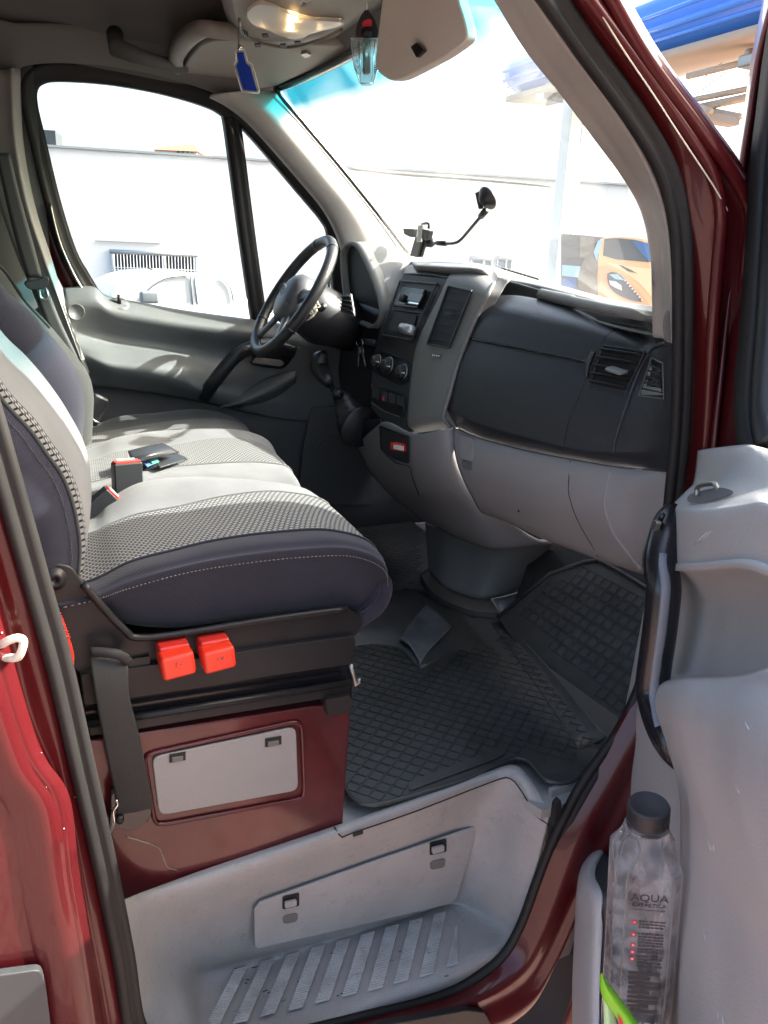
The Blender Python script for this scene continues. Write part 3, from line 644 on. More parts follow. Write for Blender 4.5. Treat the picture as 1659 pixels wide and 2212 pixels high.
# roof lining
ys = [(-.03, 1.965), (.03, 2.06), (.2, 2.14), (.5, 2.19), (.9, 2.21), (1.3, 2.19), (1.52, 2.13), (1.62, 2.08), (1.69, 2.035)]
rows = []
for xx, dz, pull in ((-1.3, .03, 0), (-.8, .03, 0), (-.4, .02, 0), (-.1, .01, 0), (.12, 0, 0)): rows.append([Vector((xx, y, z+dz)) for y, z in ys])
hdr = [WS[0][3]+Vector((0, -.06, 0)), WS[0][3], wmid(.1, .12)[3], wmid(.3, .12)[3], wmid(.5, .12)[3], wmid(.7, .12)[3], wmid(.9, .12)[3], WS[4][3], WS[4][3]+Vector((.0, .06, -.02))]
rows.append([Vector((min(.25, h.x-.02), y, (z+h.z)/2+.015)) for (y, z), h in zip(ys, hdr)])
rows.append([h+Vector((-.005, 0, .0)) for h in hdr])
rl = loft('roof_lining', rows, M['lining'], van, 4, 5, solid=.03, off_=0) if False else loft('roof_lining', rows, M['lining'], van, 4, 5, solid=.03)
# far side rail above the driver's door
tr = [(-120, 150), (-60, 110), (30, 128), (62, 128), (130, 128), (230, 134), (330, 152), (420, 178), (480, 200), (520, 222)]
br_ = [(-120, 330), (-60, 200), (26, 170), (50, 144), (130, 136), (230, 142), (330, 160), (420, 186), (478, 208), (518, 232)]
loft('door_rail_trim', [[V(q)+Vector((0, -.06, .07)) for q in L(tr, 'Y', 1.60)], L(tr, 'Y', 1.60), L(br_, 'Y', 1.63)], M['trim_shade'], van, 5, 4, solid=.01)
# far door pillar trim
bl_ = [(10, 150), (15, 285), (40, 430), (80, 553), (100, 600), (140, 700), (180, 800)]
br2 = [(44, 150), (50, 300), (75, 440), (110, 553), (136, 640), (160, 720), (196, 830)]
loft('far_pillar_panel', [[V(q)+Vector((-.05, .04, 0)) for q in L(bl_, 'Y', 1.56)], L(bl_, 'Y', 1.58), [p.lerp(q, .5)+Vector((0, -.02, 0)) for p, q in zip(L(bl_, 'Y', 1.58), L(br2, 'Y', 1.6))], L(br2, 'Y', 1.62)], M['trim_grey'], van, 5, 4, solid=.01)
# bulkhead, side wall, floor, firewall: closes the cab
box('bulkhead', (-.86, .85, 1.35), (.03, 1.78, 1.75), M['dark_wall'], van)
loft('cab_side_wall', [[Vector((-.9, 1.68, .5)), Vector((-.9, 1.68, 2.1))], [Vector((-.28, 1.68, .5)), Vector((-.30, 1.66, 2.1))]], M['dark_wall'], van, 2, 2, solid=.03)
prism('cab_floor', [Vector((-.86, .14, .625)), Vector((.30, .125, .625)), Vector((.33, .012, .625)), Vector((.52, .005, .625)), Vector((.60, .01, .625)), Vector((.80, .03, .625)), Vector((1.05, .03, .625)), Vector((1.05, 1.7, .625)), Vector((-.86, 1.7, .625))], (0, 0, -.02), M['step_grey'], van)
prism('sill_inner', [Vector((.37, .035, .20)), Vector((.62, .035, .20)), Vector((.62, .035, .66)), Vector((.37, .035, .64))], (0, .01, 0), M['step_grey'], van)
box('firewall', (1.12, .85, .98), (.03, 1.74, .95), M['dark_wall'], van)
box('firewall', (.95, .012, .98), (.62, .02, .78), M['dark_wall'], van)
# ---- door step
st0 = [(262, 1946, 'Y', .02), (320, 1922, 'Y', .10), (470, 1868, 'Y', .119), (740, 1778, 'Y', .119), (900, 1722, 'Y', .119), (1040, 1672, 'Y', .122), (1110, 1652, 'Y', .105), (1150, 1690, 'Y', .06), (1186, 1756, 'Y', .012)]
st0b = [(264, 1975, 'Y', .015), (325, 1942, 'Y', .088), (470, 1898, 'Y', .104), (740, 1806, 'Y', .104), (900, 1748, 'Y', .104), (1035, 1696, 'Y', .106), (1100, 1680, 'Y', .088), (1142, 1720, 'Y', .048), (1180, 1790, 'Y', .01)]
st1 = [(280, 2040, 'Y', .015), (345, 2010, 'Y', .108), (470, 1975, 'Y', .128), (740, 1890, 'Y', .132), (900, 1838, 'Y', .132), (1000, 1795, 'Y', .128), (1068, 1790, 'Y', .095), (1118, 1830, 'Y', .045), (1158, 1880, 'Y', .008)]
st2 = [(292, 2120, 'Y', .015), (366, 2085, 'Y', .105), (462, 2070, 'Y', .15), (740, 2008, 'Y', .156), (900, 1962, 'Y', .156), (975, 1935, 'Y', .145), (1035, 1935, 'Y', .10), (1088, 1955, 'Y', .05), (1128, 1982, 'Y', .008)]
st3 = [(300, 2168, 'Y', .015), (388, 2140, 'Y', .09), (468, 2108, 'Z', .331), (740, 2040, 'Z', .331), (900, 1990, 'Z', .331), (980, 1966, 'Z', .331), (1030, 1980, 'Z', .332), (1075, 2000, 'Z', .338), (1112, 2020, 'Y', .01)]
st4 = [(308, 2222, 'Y', .012), (402, 2212, 'Y', .045), (478, 2224, 'Z', .332), (760, 2160, 'Z', .331), (900, 2122, 'Z', .331), (980, 2092, 'Z', .331), (1030, 2068, 'Z', .331), (1065, 2050, 'Z', .334), (1095, 2045, 'Y', .01)]
st5 = [(315, 2250, 'Y', .004), (400, 2275, 'Y', .004), (480, 2262, 'Y', .004), (760, 2198, 'Y', .004), (900, 2160, 'Y', .004), (985, 2128, 'Y', .004), (1035, 2095, 'Y', .004), (1072, 2068, 'Y', .004), (1100, 2052, 'Y', .004)]
stp = loft('door_step', [st0, st0b, st1, st2, st3, st4, st5], M['step_grey'], van, 6, 5, solid=.012)
# hatch in the step wall with two latches
WP = lambda x, y, o: P(x, y, 'Y', o)
hp_ = [(548, 1962), (560, 1946), (800, 1860), (1024, 1783), (1030, 1790), (985, 1936), (970, 1950), (760, 2000), (556, 2046), (549, 2040)]
hatch = prism('hatch', [WP(x, y, .123) for x, y in hp_], (0, -.004, 0), M['step_grey'], stp, bevel=.0015)
tube('hatch_gap', [WP(x, y, .1235) for x, y in hp_], .0010, M['trim_shade'], stp, 6, cyc=True)
for (cx, cy) in ((628, 1948), (946, 1831)):
    prism('latch_recess', rpoly([WP(cx-18, cy-12, .1185), (WP(cx+18, cy-20, .1185)), WP(cx+18, cy+8, .1185), WP(cx-18, cy+16, .1185)], .004), (0, -.0012, 0), M['rubber'], hatch)
    prism('latch', rpoly([WP(cx-14, cy-2, .115), WP(cx+11, cy-8, .115), WP(cx+11, cy+5, .115), WP(cx-14, cy+11, .115)], .003), (0, -.005, 0), M['step_grey'], hatch, bevel=.0015)
    prism('latch_pull', rpoly([WP(cx-18, cy+30, .1185), WP(cx+16, cy+22, .1185), WP(cx+14, cy+42, .1185), WP(cx-17, cy+48, .1185)], .008), (0, -.0015, 0), M['trim_shade'], hatch, bevel=.001)
# parting line and small cap on the step wall
tube('parting_line', [(722, 1786, 'Y', .112), (738, 1808, 'Y', .101), (760, 1800, 'Y', .100), (900, 1752, 'Y', .0995), (1060, 1690, 'Y', .0995), (1102, 1682, 'Y', .082), (1130, 1715, 'Y', .054), (1156, 1760, 'Y', .03), (1186, 1782, 'Y', .008)], .0013, M['rubber'], stp, 6, smoothn=3)
prism('small_cap', [WP(762, 1800, .099), WP(783, 1793, .099), WP(783, 1799, .099), WP(762, 1806, .099)], (0, -.003, 0), M['rubber'], stp)
prism('seal_clip', rpoly([(1188, 1770, 'Y', .0), (1192, 1730, 'Y', .0), (1203, 1718, 'Y', 0), (1205, 1735, 'Y', 0), (1200, 1762, 'Y', 0)], .005), (0, -.012, 0), M['rubber'], stp, bevel=.002)
# ribbed tread strips
TS = [((507, 2095), (535, 2087), (472, 2218), (441, 2222)), ((565, 2078), (593, 2070), (534, 2206), (502, 2212)), ((619, 2064), (648, 2056), (594, 2188), (562, 2197)), ((673, 2048), (703, 2040), (654, 2176), (622, 2184)), ((728, 2034), (757, 2026), (712, 2160), (680, 2168)), ((780, 2020), (810, 2011), (770, 2146), (738, 2155)), ((833, 2004), (862, 1996), (826, 2134), (794, 2142)), ((886, 1990), (914, 1982), (880, 2118), (850, 2126)), ((938, 1975), (964, 1968), (934, 2104), (906, 2112)), ((985, 2000), (987, 1999), (990, 2082), (964, 2090))]
for q in TS:
    c = [P(x, y, 'Z', .3345) for x, y in q]
    bm = bmesh.new(); n = 26
    for k in range(n):
        t = (k+.5)/n; a = c[0].lerp(c[3], t); b_ = c[1].lerp(c[2], t)
        if (b_-a).length > .002: bar(bm, a, b_, (c[3]-c[0]).length/n*.55, .0016, (0, 0, 1))
    f = [c[0], c[1], c[2], c[3]]; vv_ = [bm.verts.new(p-Vector((0, 0, .0002))) for p in f]; bm.faces.new(vv_)
    fin(bm, 'tread_strip', M['step_worn'] if 'step_worn' in M else mat('step_worn', (.34, .34, .34), .4, noise=.3, nscale=120), stp, smooth=False)
SFN = on(stp); bm = bmesh.new(); random.seed(11)
for k in range(34):
    x = random.choice((random.uniform(480, 1000), random.uniform(500, 620))); y = 2235-(x-430)*.235-random.uniform(0, 130); l = random.uniform(3, 16); a = random.uniform(-.9, .5)
    add_tube(bm, [SFN(x, y, .0012), SFN(x+l*math.cos(a), y+l*math.sin(a)*.5, .0014)], random.uniform(.0003, .0008), 4)
tag(fin(bm, 'scuffs', M['rubber'], stp), kind='stuff')
# far footwell lining under the driver's door
loft('footwell_lining', [[Vector((-.3, 1.60, .63)), Vector((.3, 1.60, .63)), Vector((.75, 1.58, .63)), Vector((1.1, 1.55, .63))], [Vector((-.3, 1.63, 1.2)), Vector((.3, 1.63, 1.1)), Vector((.75, 1.60, 1.05)), Vector((1.1, 1.58, 1.2))]], M['dark_wall'], van, 3, 3, solid=.02)
lathe('speaker', [(.062, 0), (.060, .004), (.052, .003), (.05, .0)], P(716, 975, 'Y', 1.575), (0, -1, 0), M['dark_wall'], van, 30)
prism('footwell_panel', rpoly([(672, 880, 'Y', 1.578), (800, 870, 'Y', 1.578), (800, 1090, 'Y', 1.578), (640, 1090, 'Y', 1.578), (655, 960, 'Y', 1.578)], .01), (0, -.006, 0), M['dark_wall'], van, bevel=.002)
for a_, b__ in ((((690, 1115), (830, 1020)), (20, 12)), (((745, 1120), (870, 1060)), (16, 14))):
    tube('pedal_ridge', [P(a_[0][0], a_[0][1], 'X', .85), P((a_[0][0]+a_[1][0])/2, (a_[0][1]+a_[1][1])/2-8, 'X', .82), P(a_[1][0], a_[1][1], 'X', .85)], .022, M['dash_mid'], van, 10, smoothn=4)
# ================================================================== DRIVER'S DOOR
dd = thing('driver_door', 'grey trimmed driver door with open view through its window on the far side', 'door', (.1, 1.7, .7))
prof_fr = [(-.024, .03), (-.026, -.004), (-.014, -.014), (-.002, -.010), (.002, -.018), (.016, -.020), (.024, -.012), (.024, .03)]
sweep('window_frame', [P(x, y, 'Y', 1.68) for x, y in ((205, 648), (176, 600), (146, 545), (112, 440), (80, 310), (60, 225), (62, 182), (86, 159), (130, 153), (230, 160), (330, 177), (410, 198), (470, 220), (505, 246))], prof_fr, M['rubber'], dd, (0, 1, 0), 5)
sweep('door_shell_edge', [P(x, y, 'Y', 1.70) for x, y in ((178, 655), (150, 600), (122, 540), (92, 440), (62, 310))], [(-.03, .02), (-.03, -.004), (.03, -.008), (.03, .02)], M['paint'], dd, (0, 1, 0), 5)
sweep('edge_moulding', [P(x, y, 'Y', 1.655) for x, y in ((183, 632), (158, 590), (128, 520), (108, 440))], [(-.003, .004), (-.003, -.003), (.003, -.003), (.003, .004)], M['dull_metal'], dd, (0, 1, 0), 5)
sweep('window_divider', [P(x, y, 'Y', 1.685) for x, y in ((494, 225), (503, 270), (515, 360), (528, 460), (543, 570), (562, 700))], [(-.024, .03), (-.024, -.008), (-.006, -.014), (.002, -.008), (.008, -.016), (.024, -.010), (.024, .03)], M['rubber'], dd, (0, 1, 0), 4)
sweep('quarter_frame', [P(x, y, 'Y', 1.68) for x, y in ((500, 236), (540, 268), (600, 336), (660, 408), (708, 466), (724, 500), (732, 570), (740, 690))], [(-.024, .03), (-.026, -.006), (-.010, -.016), (.004, -.010), (.012, -.02), (.026, -.010), (.026, .03)], M['rubber'], dd, (0, 1, 0), 5)
prism('window_pane', [P(x, y, 'Y', 1.715) for x, y in ((180, 640), (145, 560), (110, 450), (75, 320), (55, 230), (62, 175), (90, 160), (230, 160), (330, 178), (470, 215), (505, 235), (520, 360), (550, 600), (560, 705))], (0, .004, 0), M['window_glass'], dd)
prism('quarter_pane', [P(x, y, 'Y', 1.715) for x, y in ((505, 235), (540, 265), (600, 335), (708, 462), (728, 520), (740, 720), (560, 705), (530, 440))], (0, .004, 0), M['window_glass'], dd)
g = [[(137, 621, 'Y', 1.69), (200, 617, 'Y', 1.69), (232, 639, 'Y', 1.69), (300, 652, 'Y', 1.69), (400, 670, 'Y', 1.69), (547, 690, 'Y', 1.69), (640, 703, 'Y', 1.69), (780, 722, 'Y', 1.69)],
     [(136, 626, 'Y', 1.65), (200, 622, 'Y', 1.65), (232, 644, 'Y', 1.65), (300, 657, 'Y', 1.65), (400, 675, 'Y', 1.65), (547, 695, 'Y', 1.65), (640, 708, 'Y', 1.65), (780, 728, 'Y', 1.65)],
     [(142, 660, 'Y', 1.61), (205, 655, 'Y', 1.61), (240, 676, 'Y', 1.61), (300, 690, 'Y', 1.61), (400, 706, 'Y', 1.605), (545, 722, 'Y', 1.60), (640, 738, 'Y', 1.60), (780, 765, 'Y', 1.60)],
     [(150, 715, 'Y', 1.625), (205, 722, 'Y', 1.635), (250, 732, 'Y', 1.64), (320, 742, 'Y', 1.64), (400, 755, 'Y', 1.64), (500, 772, 'Y', 1.63), (640, 800, 'Y', 1.60), (780, 815, 'Y', 1.6)],
     [(163, 748, 'Y', 1.60), (207, 763, 'Y', 1.575), (267, 774, 'Y', 1.565), (333, 781, 'Y', 1.56), (400, 794, 'Y', 1.56), (447, 820, 'Y', 1.575), (600, 850, 'Y', 1.59), (780, 860, 'Y', 1.6)],
     [(170, 775, 'Y', 1.59), (218, 790, 'Y', 1.55), (268, 802, 'Y', 1.545), (333, 812, 'Y', 1.54), (400, 828, 'Y', 1.545), (455, 848, 'Y', 1.56), (600, 872, 'Y', 1.585), (780, 880, 'Y', 1.6)],
     [(188, 833, 'Y', 1.61), (250, 840, 'Y', 1.60), (300, 847, 'Y', 1.60), (367, 857, 'Y', 1.60), (460, 875, 'Y', 1.60), (553, 896, 'Y', 1.60), (637, 909, 'Y', 1.60), (780, 915, 'Y', 1.6)]]
loft('door_panel', g, M['door_dark'], dd, 5, 5, solid=.008)
lathe('panel_cap', [(.024, 0), (.024, .002), (.021, .002), (.021, .0005)], P(165, 674, 'Y', 1.606), (0, -1, 0), M['door_dark'], dd, 24)
tube('lock_pin', [(258, 656, 'Y', 1.64), (257, 636, 'Y', 1.64)], .006, M['black_plastic'], dd)
lathe('pin_collar', [(.03, 0), (.028, .003)], P(259, 657, 'Y', 1.642), (.1, -.6, .8), M['door_dark'], dd, 20)
sweep('pull_handle', [P(x, y, 'Y', yy) for x, y, yy in ((440, 858, 1.585), (458, 832, 1.54), (485, 797, 1.52), (512, 768, 1.52), (540, 752, 1.54), (580, 745, 1.56), (634, 760, 1.58))], [(-.02, .012), (-.018, -.012), (.0, -.016), (.018, -.012), (.02, .012)], M['black_plastic'], dd, (0, 1, 0), 5)
prism('latch_surround', rpoly([(534, 785, 'Y', 1.575), (552, 752, 'Y', 1.575), (630, 758, 'Y', 1.575), (632, 772, 'Y', 1.575), (612, 798, 'Y', 1.575), (560, 792, 'Y', 1.575)], .02), (0, -.008, 0), M['gloss_black'], dd, bevel=.002)
prism('latch_lever', rpoly([(543, 783, 'Y', 1.562), (551, 771, 'Y', 1.562), (607, 778, 'Y', 1.562), (613, 785, 'Y', 1.562), (604, 791, 'Y', 1.562)], .006), (0, -.01, 0), M['dull_metal'], dd, bevel=.003)
loft('door_pocket', [[(470, 880, 'Y', 1.59), (520, 850, 'Y', 1.58), (580, 815, 'Y', 1.58), (640, 800, 'Y', 1.58)], [(500, 876, 'Y', 1.55), (550, 858, 'Y', 1.54), (600, 835, 'Y', 1.54), (640, 815, 'Y', 1.56)], [(520, 882, 'Y', 1.59), (570, 872, 'Y', 1.59), (610, 850, 'Y', 1.59), (640, 825, 'Y', 1.59)]], M['door_dark'], dd, 5, 5, solid=.005)

# ================================================================== DASHBOARD
da = thing('dashboard', 'dark two tone dashboard with glove box, side vents and light grey lower half', 'dashboard', (.6, .8, 1.2))
K = 'K'
def kr(pts, offs):
    if not isinstance(offs, (list, tuple)): offs = [offs]*len(pts)
    return [P(x, y, K, o) for (x, y), o in zip(pts, offs)]
def Yr(q, v=.03): return P(q[0], q[1], 'Y', v)
UR = [
 (kr([(1056, 641), (1115, 638), (1190, 652), (1262, 668), (1338, 692), (1398, 700)], -.09), (1440, 716)),
 (kr([(1046, 656), (1104, 652), (1180, 665), (1258, 681), (1338, 703), (1400, 712)], -.045), (1446, 726)),
 (kr([(1036, 676), (1096, 670), (1172, 684), (1254, 700), (1330, 720), (1398, 738)], -.012), (1450, 752)),
 (kr([(1026, 700), (1086, 698), (1162, 712), (1244, 730), (1316, 746), (1392, 775)], .0), (1454, 800)),
 (kr([(1008, 735), (1072, 748), (1148, 764), (1230, 780), (1302, 795), (1382, 806)], .006), (1456, 845)),
 (kr([(984, 800), (1050, 815), (1125, 833), (1205, 850), (1278, 866), (1352, 878)], .016), (1458, 900)),
 (kr([(966, 872), (1030, 900), (1110, 924), (1190, 945), (1262, 960), (1330, 962)], .020), (1459, 960)),
 (kr([(964, 888), (1029, 920), (1110, 944), (1190, 964), (1262, 978), (1326, 984)], .016), (1459, 990)),
 (kr([(972, 915), (1029, 943), (1110, 966), (1190, 983), (1262, 996), (1329, 1007)], -.012), (1459, 1022))]
rows = [r+[(r[-1]*.45+Yr(e)*.55)+Vector((.01, 0, 0)), Yr(e)] for r, e in UR]
gp = loft('upper_panel', rows, M['dash_black'], da, 6, 5, solid=.01)
# glove box lid line, seams
tube('lid_gap', kr([(1010, 730), (1075, 743), (1150, 758), (1220, 772), (1271, 784)], .005), .0035, M['gloss_black'], gp, 8, smoothn=3)
tube('lid_lip', kr([(1009, 735), (1075, 748), (1150, 763), (1220, 777), (1271, 790)], .004), .0028, M['dash_black'], gp, 8, smoothn=3)
UPF = on(gp)
tube('panel_seam', [UPF(x, y, .0) for x, y in ((1336, 706), (1324, 714), (1310, 726), (1299, 742), (1288, 768), (1276, 796), (1264, 824), (1252, 850), (1240, 880), (1230, 905), (1223, 935), (1218, 960), (1216, 975))], .0011, M['gloss_black'], gp, 6, smoothn=3)
tube('corner_ridge', [UPF(x, y, .0) for x, y in ((1440, 742), (1426, 745), (1412, 752), (1398, 768), (1384, 793), (1368, 833), (1354, 873), (1340, 915), (1328, 955), (1325, 980))], .004, M['dash_black'], gp, 8, smoothn=3)
# right vent
def vent(par, corners, off, slats, nm='vent', dep=.0, m='gloss_black', horiz=True, pl='K', sw=.010, tilt=.5):
    c = [P(x, y, pl, off) for x, y in corners]
    n = (c[1]-c[0]).cross(c[3]-c[0]).normalized()
    if n.dot(CAM-c[0]) < 0: n = -n
    v = prism(nm, [p for p in c], n*.002, M['vent_black'], par)
    bm = bmesh.new()
    for i in range(4): bar(bm, c[i], c[(i+1) % 4], .004, .006, n)
    fin(bm, 'vent_frame', M['dash_black'], v, bevel=.001)
    for k in range(slats):
        t = (k+.7)/(slats+.4)
        a = c[0].lerp(c[3], t) if horiz else c[0].lerp(c[1], t); b_ = c[1].lerp(c[2], t) if horiz else c[3].lerp(c[2], t)
        bm = bmesh.new(); d = (b_-a).normalized(); s = n.cross(d)
        nn = (n+Vector((0, 0, -1))*tilt).normalized()
        bar(bm, a+n*.003, b_+n*.003, .002, sw, (n*.8+Vector((0, 0, .45))).normalized())
        fin(bm, 'slat', M['vent_black'] if pl == 'F' else M['black_plastic'], v, bevel=.0006)
    return v, n, c
v1, vn, vc = vent(da, [(1307, 747), (1396, 760), (1352, 855), (1275, 840)], .008, 5, sw=.014)
kc = P(1341, 803, K, .02)
prism('vent_knob', rpoly([kc+Vector((0, .024, .004)), kc+Vector((-.022, .022, .000)), kc+Vector((-.022, -.022, -.004)), kc+Vector((0, -.022, .0))], .006), (0, 0, .005), M['dash_mid'], v1, bevel=.0018)
tv = prism('corner_vent', rpoly([UPF(x, y, .0015) for x, y in ((1409, 775), (1432, 786), (1434, 860), (1384, 853))], .006), (.002, 0, 0), M['gloss_black'], da)
for k in range(5):
    t = (k+1)/6; tube('vent_slat', [UPF(1409-25*t+2, 775+78*t, .003), UPF(1432+2*t-3, 786+74*t, .003)], .0016, M['black_plastic'], tv, 6)
tube('vent_rim', [UPF(x, y, .002) for x, y in ((1409, 773), (1434, 784), (1436, 862), (1382, 855))], .0012, M['dash_mid'], tv, 6, cyc=True)
# thumb wheel
tw = sweep('thumb_wheel', [UPF(1284, 762, .000), UPF(1276, 788, .004), UPF(1268, 815, .000)], [(-.004, .0), (-.004, .006), (.004, .006), (.004, 0)], M['black_plastic'], da, (-1, 0, .1), 4)
# lower light grey part
def ke(pts, offs, e, ev=.03): return kr(pts, offs)+[Yr(e, ev)]
LR = [ke([(978, 922), (1029, 945), (1110, 968), (1190, 985), (1262, 998), (1329, 1009), (1392, 1015)], -.004, (1459, 1024)),
      ke([(978, 950), (1030, 972), (1110, 995), (1190, 1014), (1262, 1028), (1318, 1040), (1384, 1042)], .004, (1460, 1055)),
      ke([(990, 1010), (1046, 1032), (1118, 1055), (1195, 1075), (1263, 1090), (1312, 1102), (1376, 1105)], [.0, .0, .0, .0, .0, .0, -.012], (1448, 1130)),
      ke([(1020, 1075), (1078, 1092), (1140, 1112), (1214, 1134), (1276, 1150), (1325, 1165), (1384, 1178)], [-.03, -.03, -.03, -.03, -.03, -.03, -.03], (1435, 1190)),
      ke([(1052, 1112), (1108, 1133), (1170, 1163), (1236, 1188), (1296, 1211), (1350, 1228), (1392, 1241)], -.09, (1425, 1225))]
LR.append([p+Vector((.12, 0, .015)) for p in LR[-1]])
lp = loft('lower_panel', LR, M['dash_light'], da, 6, 5, solid=.008)
LPF = on(lp)
tube('panel_seam', [LPF(x, y, 0) for x, y in ((1232, 994), (1229, 1030), (1228, 1060), (1232, 1080), (1238, 1100), (1246, 1120), (1256, 1140), (1266, 1158), (1278, 1177), (1292, 1202))], .0011, M['rubber'], lp, 6, smoothn=3)
tube('mould_ridge', [LPF(x, y, -.001) for x, y in ((1320, 1014), (1312, 1045), (1307, 1075), (1306, 1095), (1312, 1120), (1320, 1142), (1332, 1163), (1346, 1182), (1366, 1208), (1386, 1232))], .0045, M['dash_light'], lp, 8, smoothn=3)
prism('pull_lid', rpoly([LPF(x, y, .007) for x, y in ((996, 940), (1026, 951), (1023, 997), (998, 989))], .005), (.014, 0, 0), M['dash_light'], lp, bevel=.0015)
prism('finger_recess', rpoly([LPF(x, y, .0022) for x, y in ((998, 993), (1021, 1000), (1019, 1017), (1000, 1011))], .006), (.006, 0, 0), M['dash_mid'], lp)
lathe('screw_hole', [(.003, 0), (.002, .001)], P(1120, 1104, K, .0), (-1, 0, .1), M['rubber'], lp, 10)
# tray wall, roll pad and top of the dash
ww = [(1062, 604), (1110, 612), (1160, 626), (1240, 648), (1330, 668), (1430, 692)]
wb = [(1040, 665), (1104, 655), (1180, 668), (1258, 684), (1338, 706), (1440, 728)]
TX = (.67, .70, .70, .68, .64, .57)
loft('tray_wall', [[P(x, y, 'X', v) for (x, y), v in zip(ww, TX)], [P(x, y+22, 'X', v+.012) for (x, y), v in zip(ww, TX)], [P(x, y, 'X', v) for (x, y), v in zip(wb, (.62, .63, .635, .63, .60, .57))]], M['door_dark'], da, 4, 4, solid=.004)
loft('tray_gap', [[(1160, 640, 'X', .688), (1250, 662, 'X', .665), (1340, 682, 'X', .63), (1440, 700, 'X', .58)], [(1180, 664, 'X', .65), (1256, 686, 'X', .64), (1343, 700, 'X', .61), (1440, 722, 'X', .575)]], M['rubber'], da, 3, 3, solid=.003)
tube('roll_pad', [(1170, 636, 'X', .675), (1234, 650, 'X', .655), (1238, 651, 'X', .65), (1320, 669, 'X', .62), (1440, 690, 'X', .575)], [.0135, .0135, .0115, .011, .0105], M['dash_mid'], da, 14)
tf = [(885, 565, .88), (960, 564, .90), (1040, 572, .92), (1150, 600, .88), (1240, 626, .80), (1330, 650, .71), (1440, 668, .60)]
tn = [(893, 571, .60), (968, 575, .60), (1040, 580, .62), (1080, 600, .69), (1160, 617, .71), (1320, 660, .65), (1440, 684, .57)]
tF = [P(x, y, 'X', v) for x, y, v in tf]; tN = [P(x, y, 'X', v) for x, y, v in tn]
top = loft('top_pad', [[p+Vector((.03, 0, -.03)) for p in tF], tF, [a.lerp(b_, .5)+Vector((0, 0, .004)) for a, b_ in zip(tF, tN)], tN, [p+Vector((.01, 0, -.02)) for p in tN]], M['dash_mid'], da, 5, 4, solid=.006)
bm = bmesh.new()
for k in range(9):
    a = P(1072+k*8.5, 579+k*2.6, 'X', .72-k*.004); b_ = P(1094+k*8.5, 588+k*2.6, 'X', .66-k*.004)
    bar(bm, a+Vector((0, 0, .004)), b_+Vector((0, 0, .004)), .005, .003, (0, 0, 1))
fin(bm, 'defrost_grille', M['gloss_black'], top)
# centre stack fascia
F = 'F'
fl_ = [(872, 590), (852, 628), (826, 690), (811, 745), (803, 800), (799, 850), (801, 880)]
fr_ = [(968, 600), (952, 636), (920, 700), (900, 752), (889, 815), (882, 880), (880, 922)]
fb_ = [(820, 905), (850, 922)]
outl = [P(x, y, F, 0) for x, y in fl_+fb_+[(886, 934)]+list(reversed(fr_))]
fas = prism('centre_stack', outl, (.16, 0, -.0), M['black_plastic'], da, bevel=.006, seg=3)
loft('stack_cap', [L(((905, 566), (950, 565), (1000, 568)), F, -.09), L(((882, 575), (935, 574), (985, 580)), F, -.03), L(((871, 591), (920, 592), (969, 600)), F, .002)], M['dash_black'], da, 6, 6, solid=.006)
sa = [(1000, 568), (985, 580), (968, 600), (950, 640), (920, 700), (899, 752), (888, 815), (882, 880), (881, 915), (889, 936)]
sb = [(1040, 574), (1030, 588), (1015, 610), (998, 650), (966, 712), (944, 764), (930, 825), (922, 885), (925, 912), (935, 931)]
sc = [(1078, 600), (1066, 612), (1054, 634), (1038, 662), (1012, 722), (988, 784), (970, 850), (958, 893), (960, 908), (973, 924)]
oa = [-.09, -.03, .004, .006, .006, .006, .006, .006, .002, -.02]; ob = [-.08, -.02, .012, .016, .018, .018, .018, .016, .01, -.015]; oc = [-.075, -.02, .008, .012, .014, .014, .014, .012, .006, -.015]
A = [P(x, y, F, o) for (x, y), o in zip(sa, oa)]; B = [P(x, y, F, o) for (x, y), o in zip(sb, ob)]; C_ = [P(x, y, F, o) for (x, y), o in zip(sc, oc)]
D_ = [p+Vector((.035, -.004, 0)) for p in C_]
sur = loft('stack_surround', [[p+Vector((.02, 0, 0)) for p in A], A, B, C_, C_, D_], M['dash_mid'], da, 6, 5, solid=.004)
FP = lambda x, y, o=0: P(x, y, F, o)
fn = PLN['F'][1].normalized(); fy = Vector((0, -1, 0)); fz_ = fy.cross(fn); fz_ = fz_ if fz_.z > 0 else -fz_
vent(sur, [(971, 618), (1021, 629), (972, 752), (925, 744)], .021, 7, 'centre_vent', pl='F', sw=.0015)
kk = FP(975, 682, .030); prism('vent_knob', rpoly([kk+fy*.016+fn*.0, kk-fy*.016, kk-fy*.014+fn*.012, kk+fy*.014+fn*.012], .004), fz_*.004, M['black_plastic'], sur, bevel=.001)
prism('switch_plate', rpoly([FP(932, 763, .022), FP(951, 766, .022), FP(951, 773, .022), FP(931, 770, .022)], .003), fn*.001, M['gloss_black'], sur)
bm = bmesh.new()
for k in range(4): add_box(bm, FP(935+k*4.4, 767+k*.7, .0240), (.0008, .0045 if k != 1 else .003, .0035))
fin(bm, 'plate_mark', M['white_ink'], sur)
